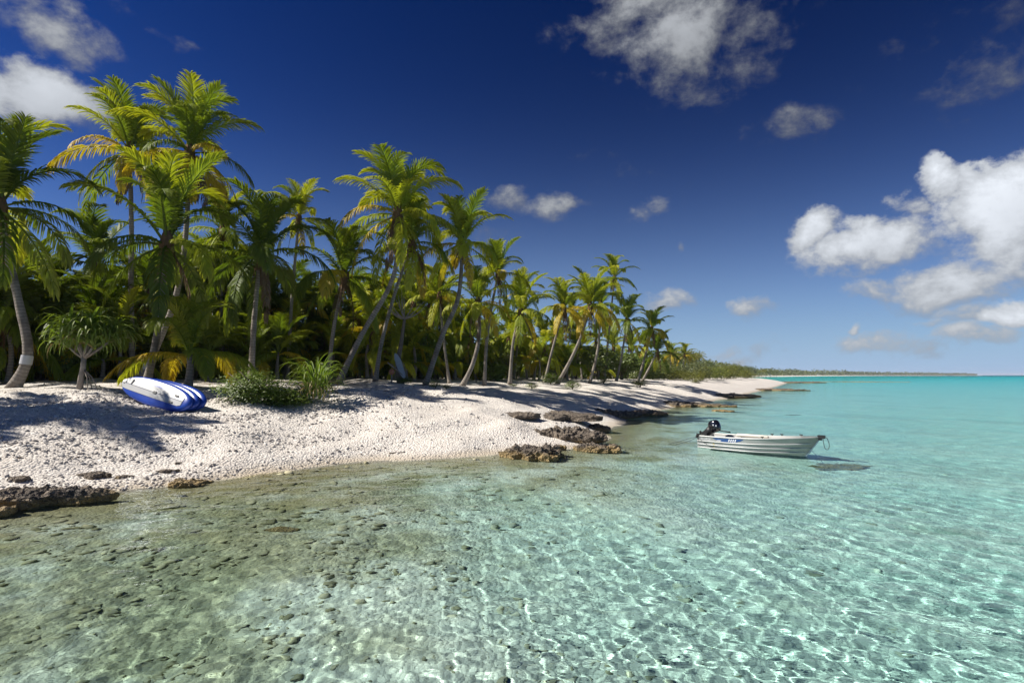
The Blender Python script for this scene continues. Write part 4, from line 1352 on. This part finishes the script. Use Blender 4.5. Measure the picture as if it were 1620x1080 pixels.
# grey board leaning on the dead tree and an orange buoy beside it
def lean_board():
    b = on_ground(634, 31.6)
    root = empty('leaning_board', b)
    tag(root, 'grey white board propped slanting against the dead tree', 'board')
    A = at(639, 597, 31.6) - b; B = at(626, 560, 31.9) - b
    mb = MB()
    ux = (B - A); w = Vector((.27, .05, .05)); nn = Vector((0, -.05, .01))
    prof = [(-.02, .35), (.15, .85), (.5, 1), (.8, .9), (.97, .5), (1.03, .12)]
    fr, bk = [], []
    for t_, k in prof:
        c = A + ux * t_
        fr += [c - w * k * .6 + nn, c + w * k * .6 + nn]; bk += [c - w * k * .6 - nn, c + w * k * .6 - nn]
    N = len(fr); mb.v = [tuple(p) for p in fr + bk]
    for i in range(len(prof) - 1):
        a = 2 * i
        mb.f += [(a, a + 1, a + 3, a + 2), (N + a, N + a + 2, N + a + 3, N + a + 1), (a, a + 2, N + a + 2, N + a), (a + 1, N + a + 1, N + a + 3, a + 3)]
    mb.f += [(0, N, N + 1, 1), (N - 2, N - 1, 2 * N - 1, 2 * N - 2)]
    link('panel', mb.mesh('panel', M_GREYB), root)
    mb = MB(); mb.tube([A + w * .7 + ux * -.05, A + ux * .5 + w * .85, B + w * .3], [.02, .02, .012], 6)
    link('spar', mb.mesh('spar', M_DRIFT, True), root)
    mb = MB(); mb.tube([at(613, 573, 31.5) - b, at(628, 585, 31.6) - b, A + Vector((0, 0, .05))], [.04, .04, .03], 6)
    link('pole', mb.mesh('pole', M_DRIFT, True), root)
    b = on_ground(620, 31.2)
    c = at(620, 588, 31.2)
    root = empty('mooring_buoy', b)
    tag(root, 'faded orange round buoy on a post left of the leaning board', 'buoy')
    mb = MB(); mb.tube([Vector((0, 0, -.1)), Vector((0, 0, c.z - b.z - .1))], [.05, .045], 6); link('post', mb.mesh('post', M_DRIFT, True), root)
    mb = MB()
    prof = [(.02, -.16), (.1, -.13), (.155, -.05), (.155, .05), (.1, .13), (.02, .16)]
    mb.tube([Vector((0, 0, c.z - b.z + z)) for r_, z in prof], [r_ for r_, z in prof], 12)
    link('float', mb.mesh('float', M_ORANGE, True), root)
lean_board()


# ------------------------------------------------------------------ the boat
M_ALU = simple_mat('boat_aluminium', (.42, .43, .42), .40, .45, .16, 2.2, .05)
M_ALUIN = simple_mat('boat_inside', (.40, .40, .38), .6, .2, .12, 3)
M_STRAKE = simple_mat('strake_highlight', (.72, .73, .72), .4, .2, .08, 5)  # near-white colour paints the highlights on the strakes
M_CREAM = simple_mat('bench_cream', (.68, .64, .56), .6, 0, .1, 4)
M_COWL = simple_mat('motor_black', (.008, .008, .012), .16, 0, .1, 5, 0, .6, .6)
M_DECAL = simple_mat('decal_blue', (.03, .085, .24), .4, 0, .12, 6)
M_DECALW = simple_mat('decal_white', (.76, .77, .8), .4, 0, .06, 6)
M_ROPE = simple_mat('rope_grey', (.09, .11, .11), .9, 0, .3, 40, .3)
M_ROPEB = simple_mat('rope_blue', (.05, .10, .16), .85, 0, .3, 40, .3)
M_STAIN = simple_mat('rust_stain', (.48, .42, .22), .7, 0, .2, 9)


def boat():
    stern = at(1116, 703.5, 21.0); stern.z = 0
    bow = at(1276, 719.5, 18.45); bow.z = 0
    h = (bow - stern); hd = math.atan2(h.y, h.x)
    Lk = h.length - .12
    LT = Lk + .56
    root = empty('motor_boat', stern, hd)
    tag(root, 'small silver aluminium boat with black outboard motor moored in the shallows', 'boat')
    def beam(t_): return .57 + .08 * math.sin(min(t_ / .55, 1) * math.pi / 2) - .65 * max(0, (t_ - .42) / .58) ** 2.3 + .012
    def keel(t_): return -.14 + .05 * max(0, (t_ - .6) / .4) ** 2
    def sheer(t_): return .42 + .02 * t_ + .19 * t_ ** 2.2
    def xof(t_, hf): return t_ * (Lk + (LT - Lk) * max(hf, 0) ** .9)
    prof = [(0, 0, 0), (.10, .45, 0), (.20, .78, 0), (.27, .90, 0), (.285, .93, .030), (.31, .93, .030), (.325, .915, 0), (.47, .935, 0), (.485, .94, .030), (.51, .94, .030), (.525, .945, 0),
            (.68, .96, 0), (.695, .962, .030), (.72, .964, .030), (.735, .966, 0), (1, 1, 0)]
    nt = 30
    def pt(t_, k, sg, inset=0.0):
        hf, yf, bump = prof[k]
        bp = bump * min(1, (1 - t_) * 6)
        B = beam(t_)
        # vee bow: lower part narrower forward
        nar = 1 - .55 * (1 - hf) * max(0, (t_ - .45) / .55) ** 1.3
        y = max(0, B * yf * nar - inset) + bp
        if k == 0: y = 0
        if t_ >= .9999: y = .004 if k else 0
        return (xof(t_, hf), sg * y, keel(t_) + hf * (sheer(t_) - keel(t_)))
    for_hull = MB()
    K = len(prof)
    for sg in (1, -1):
        b = len(for_hull.v)
        for i in range(nt + 1):
            for k in range(K): for_hull.v.append(pt(i / nt, k, sg))
        for i in range(nt):
            for k in range(K - 1):
                q = (b + i * K + k, b + (i + 1) * K + k, b + (i + 1) * K + k + 1, b + i * K + k + 1)
                for_hull.f.append(q if sg < 0 else tuple(reversed(q)))
    hull = link('hull', for_hull.mesh('hull', M_ALU, False), root)
    # inside skin and floor
    mi = MB()
    for i in range(nt):
        for sg in (1, -1):
            q = []
            for t_ in (i / nt, (i + 1) / nt):
                B = max(.005, beam(t_) - .035); S_ = sheer(t_)
                nar = 1 - .4 * max(0, (t_ - .45) / .55) ** 1.3
                q.append(((xof(t_, .35)), sg * B * .88 * nar, .09)); q.append((xof(t_, 1.0) - .02, sg * B, S_ - .005))
            mi.add(q, [(0, 1, 3, 2)] if sg > 0 else [(0, 2, 3, 1)])
        q = []
        for t_ in (i / nt, (i + 1) / nt):
            B = max(.005, beam(t_) - .035) * .88 * (1 - .4 * max(0, (t_ - .45) / .55) ** 1.3)
            q += [(xof(t_, .35), -B, .09), (xof(t_, .35), B, .09)]
        mi.add(q, [(0, 1, 3, 2)])
    link('inner_skin', mi.mesh('inner_skin', M_ALUIN, False), root)
    # transom
    mt = MB()
    ring = [pt(0, k, 1) for k in range(K)] + [pt(0, k, -1) for k in reversed(range(K))][:-1]
    n = len(ring)
    mt.v = [(-.012, y, z) for x, y, z in ring] + [(.03, y * .985, z) for x, y, z in ring]
    mt.f = [tuple(range(n)), tuple(reversed(range(n, 2 * n)))] + [(i, n + i, n + (i + 1) % n, (i + 1) % n) for i in range(n)]
    link('transom', mt.mesh('transom', M_ALU), root)
    # gunwales
    for sg in (1, -1):
        mg = MB()
        mg.tube([(xof(i / nt, 1) - .01, sg * beam(i / nt), sheer(i / nt) + .008) for i in range(nt + 1)], .024, 7)
        link('gunwale', mg.mesh('gunwale', M_ALU, True), root)
    for sg in (1, -1):                                     # bright tubes along the pressed strakes, standing in for their highlights
        for kk in (5, 9, 13):
            ms = MB()
            ms.tube([tuple(Vector(pt(i / nt * .965, kk, sg)) + Vector((0, sg * .004, 0))) for i in range(nt + 1)], .011, 6)
            link('strake', ms.mesh('strake', M_STRAKE, True), root)
    mk = MB(); mk.tube([(xof(1, hf) + .012, 0, keel(1) + hf * (sheer(1) - keel(1))) for hf in (-.02, .2, .4, .6, .8, 1.0)], .018, 6)
    link('stem_bar', mk.mesh('stem_bar', M_DECALW, True), root)
    # benches and bow deck
    for t_, w in ((.20, .22), (.50, .16), (.72, .15)):
        B = beam(t_) - .05
        mb = MB(); mb.box((t_ * LT, 0, .33 + .06 * t_), (w, B * (.94 - .12 * t_), .02)); mb.box((t_ * LT, 0, .2), (w * .8, B * .5, .11))
        link('bench', mb.mesh('bench', M_CREAM), root)
    mb = MB(); q = []
    for i in range(7):
        t_ = .86 + .137 * i / 6
        q += [(xof(t_, 1), -beam(t_) * .97, sheer(t_) - .012), (xof(t_, 1), beam(t_) * .97, sheer(t_) - .012)]
    mb.add(q, [(2 * i, 2 * i + 2, 2 * i + 3, 2 * i + 1) for i in range(6)])
    link('bow_deck', mb.mesh('bow_deck', M_ALUIN), root)
    # pale roll along the far side
    mb = MB(); mb.tube([(.95, .46, .45), (1.0, .46, .455), (2.05, .49, .465), (2.1, .49, .46)], [.02, .055, .055, .02], 9)
    link('pale_roll', mb.mesh('pale_roll', M_CREAM, True), root)
    for x, sg in ((2.15, 1), (2.5, 1), (2.35, -1), (3.2, 1)):
        t_ = x / LT
        mb = MB(); y = sg * beam(t_)
        mb.tube([(x, y, sheer(t_)), (x, y, sheer(t_) + .07)], .02, 6); mb.tube([(x - .05, y, sheer(t_) + .075), (x + .05, y, sheer(t_) + .075)], .016, 6)
        link('rowlock', mb.mesh('rowlock', M_BLACK, True), root)
    # bow fitting: roller cheeks and ring
    zt = sheer(1)
    mb = MB(); mb.box((LT + .02, .05, zt + .02), (.1, .012, .05)); mb.box((LT + .02, -.05, zt + .02), (.1, .012, .05)); mb.tube([(LT + .07, -.055, zt + .02), (LT + .07, .055, zt + .02)], .03, 9); mb.box((LT - .02, 0, zt - .05), (.05, .03, .04))
    link('bow_roller', mb.mesh('bow_roller', M_BLACK), root)
    mb = MB(); mb.box((LT - .42, 0, .28), (.025, .012, .05)); link('tow_eye', mb.mesh('tow_eye', M_BLACK), root)
    mb = MB(); mb.box((.04, -beam(0), .46), (.05, .03, .05)); mb.box((.0, -beam(0) - .02, .40), (.03, .025, .05)); link('corner_cap', mb.mesh('corner_cap', M_BLACK), root)
    # decals lie on the side that faces the camera (starboard, -y)
    def side(x, hf, lift=.004):
        t_ = x / (Lk + (LT - Lk) * hf ** .9)
        ks = [k for k in range(K) if prof[k][2] == 0]
        yf = np.interp(hf, [prof[k][0] for k in ks], [prof[k][1] for k in ks])
        nar = 1 - .55 * (1 - hf) * max(0, (t_ - .45) / .55) ** 1.3
        return (x, -(beam(t_) * yf * nar + lift), keel(t_) + hf * (sheer(t_) - keel(t_)))
    def strip(mb, xs, lo, hi, lift):
        q = []
        for i, x in enumerate(xs): q += [side(x, lo[i], lift), side(x, hi[i], lift)]
        mb.add(q, [(2 * i, 2 * i + 2, 2 * i + 3, 2 * i + 1) for i in range(len(xs) - 1)])
    mb = MB(); xs = list(np.linspace(.62, 1.72, 12))
    hi = [.955] * 12; lo = [.93, .85, .79, .76, .755, .75, .75, .755, .765, .79, .84, .93]
    strip(mb, xs, lo, hi, .005)
    dec = link('side_decal', mb.mesh('side_decal', M_DECAL), root)
    mb = MB()
    for i in range(4):
        x0 = 1.18 + i * .075
        q = [side(x0, .775, .008), side(x0 + .04, .775, .008), side(x0 + .075, .94, .008), side(x0 + .035, .94, .008)]
        mb.add(q, [(0, 1, 2, 3)])
    strip(mb, [.74, .8, .88, .94], [.81, .79, .79, .82], [.815, .84, .845, .825], .008)
    link('white_stripes', mb.mesh('white_stripes', M_DECALW), dec)
    mb = MB(); rl = random.Random(2)
    for i in range(7):                                     # weathered white lettering, too small to read
        x0 = .08 + i * .066
        for (a, b_, c, d_) in random.Random(i).sample([(0, .012, .79, .92), (.03, .042, .79, .92), (0, .045, .905, .925), (0, .045, .785, .805), (0, .045, .845, .865)], 3):
            mb.add([side(x0 + a, c, .006), side(x0 + b_, c, .006), side(x0 + b_, d_, .006), side(x0 + a, d_, .006)], [(0, 1, 2, 3)])
    link('lettering', mb.mesh('lettering', M_DECALW), root)
    mb = MB(); strip(mb, [.60, .63, .66], [.36, .34, .37], [.62, .66, .60], .005); link('stain', mb.mesh('stain', M_STAIN), root)
    # outboard motor, tilted, clamped to the transom
    mm = MB(); C = Vector((.34, .05, .75)); nn_, nv_ = 18, 12
    for j in range(nv_ + 1):
        ph = math.pi * j / nv_
        for i in range(nn_):
            th = 2 * math.pi * i / nn_
            c, s = math.cos(th), math.sin(th)
            r_ = math.sin(ph) ** .62
            z = math.copysign(abs(math.cos(ph)) ** .8, math.cos(ph)) * .225
            x = math.copysign(abs(c) ** .8, c) * .22 * r_ * (1 - .18 * z) ; y = math.copysign(abs(s) ** .8, s) * .165 * r_
            P = Matrix.Rotation(R(-16), 3, 'Y') @ Vector((x, y, z))
            mm.v.append(tuple(C + P))
    for j in range(nv_):
        for i in range(nn_):
            a, b = j * nn_ + i, j * nn_ + (i + 1) % nn_
            mm.f.append((a, a + nn_, b + nn_, b))
    mot = link('motor_cowl', mm.mesh('motor_cowl', M_COWL, True), root)
    mb = MB(); mb.tube([(.24, .05, .65), (.10, .05, .55), (-.06, .05, .47), (-.22, .05, .42)], [.17, .13, .085, .045], 8); link('motor_leg', mb.mesh('motor_leg', M_BLACK, True), mot)
    mb = MB(); mb.tube([(-.12, .05, .47), (-.16, .05, .15), (-.2, .05, -.3)], [.06, .05, .05], 8); mb.box((-.22, .05, -.35), (.12, .012, .08)); link('lower_unit', mb.mesh('lower_unit', M_BLACK, True), mot)
    mb = MB(); mb.box((.02, .05, .46), (.075, .12, .09)); link('clamp_bracket', mb.mesh('clamp_bracket', M_BLACK), mot)
    mb = MB(); mb.tube([(.45, .05, .62), (.7, .0, .60), (.98, -.05, .585)], [.022, .02, .026], 6); link('tiller', mb.mesh('tiller', M_BLACK, True), mot)
    mb = MB(); mb.tube([(-.2, .05, .47), (-.23, .05, .54)], [.04, .045], 7); link('lift_grip', mb.mesh('lift_grip', M_BLACK, True), mot)
    mb = MB()  # two white patches painted as glints on the cowl
    for (dx, dz, w, hh) in ((.02, .03, .03, .05), (.13, .02, .03, .04)):
        mb.add([(C.x + dx, C.y - .171, C.z + dz), (C.x + dx + w, C.y - .171, C.z + dz - .01), (C.x + dx + w, C.y - .169, C.z + dz + hh), (C.x + dx, C.y - .169, C.z + dz + hh)], [(0, 1, 2, 3)])
    link('cowl_glint', mb.mesh('cowl_glint', M_DECALW), mot)
    bpy.context.view_layer.update()
    return root.matrix_world.copy() if root.matrix_world else None, Matrix.Translation(stern) @ Matrix.Rotation(hd, 4, 'Z'), LT, beam, sheer, side


_, MW, LT, beam, sheer, side = boat()


def rope(name, pts, r, mat, label):
    sp = spline(pts, 8)
    o0 = sp[0].copy()
    mb = MB(); mb.tube([p - o0 for p in sp], r, 6)
    tag(link(name, mb.mesh(name, mat, True), loc=o0), label, 'rope')


ST = MW @ Vector((0, -beam(0) - .02, .40)); BT = MW @ Vector((LT + .05, 0, sheer(1) + .02))
rope('mooring_rope', [ST, at(1088, 694, 21.3), at(1062, 701.5, 21.6), at(1030, 706.5, 21.6), at(990, 708.5, 20.9), at(962, 703, 20.4)], .011, M_ROPE, 'upper stern rope running from the boat to the tan rock slab')
rope('mooring_rope', [ST + Vector((.01, 0, -.02)), at(1090, 697, 21.2), at(1066, 703.5, 21.4), at(1040, 707, 21.2), at(1000, 710.5, 20.6), at(968, 706, 20.2)], .010, M_ROPE, 'lower stern rope sagging into the water beside the upper one')
rope('side_rope', [MW @ Vector(side(.03, .94, .02)), MW @ Vector(side(.22, .70, .035)), MW @ Vector(side(.5, .42, .035)), MW @ Vector(side(.95, .30, .03)), MW @ Vector(side(1.35, .22, .03))], .010, M_ROPE, 'thin rope hanging down the stern side of the hull')
rope('bow_rope', [BT, MW @ Vector((LT + .16, .03, sheer(1) + .0)), MW @ Vector((LT + .22, .06, .42)), MW @ Vector((LT + .18, .05, .27)), MW @ Vector((LT + .10, .02, .32)), MW @ Vector((LT + .06, 0, .60))], .010, M_ROPE, 'loop of rope dangling in front of the bow')
rope('anchor_line', [MW @ Vector((LT - .36, -.02, .30)), MW @ Vector((LT - .2, -.10, .15)), MW @ Vector((LT + .0, -.25, 0.0)), MW @ Vector((LT + .25, -.6, -.6)), MW @ Vector((LT + .5, -1.0, -1.3))], .009, M_ROPEB, 'thin blue line slanting from the bow into the water')
rope('deck_rope', [MW @ Vector((LT - .75, .3, sheer(.85) + .06)), MW @ Vector((LT - .55, .2, sheer(.9) + .02)), MW @ Vector((LT - .3, .05, sheer(.95) + .03)), BT], .011, M_ROPE, 'short rope lying over the bow deck')

# ------------------------------------------------------------------ air: thin haze over the lagoon
HAZE = .00011
m, t, p, o = new_mat('sea_haze')
t.t.nodes.remove(p)
pv = t.n('ShaderNodeVolumePrincipled')
pv.inputs['Color'].default_value = (.80, .88, 1.0, 1)
pv.inputs['Density'].default_value = HAZE
t.put(o.inputs['Volume'], pv.outputs[0])
mb = MB(); mb.box((0, 0, -7.0), (9600, 9600, 27.0))
tag(link('haze', mb.mesh('haze', m)), 'thin sea haze over the lagoon', kind='stuff')
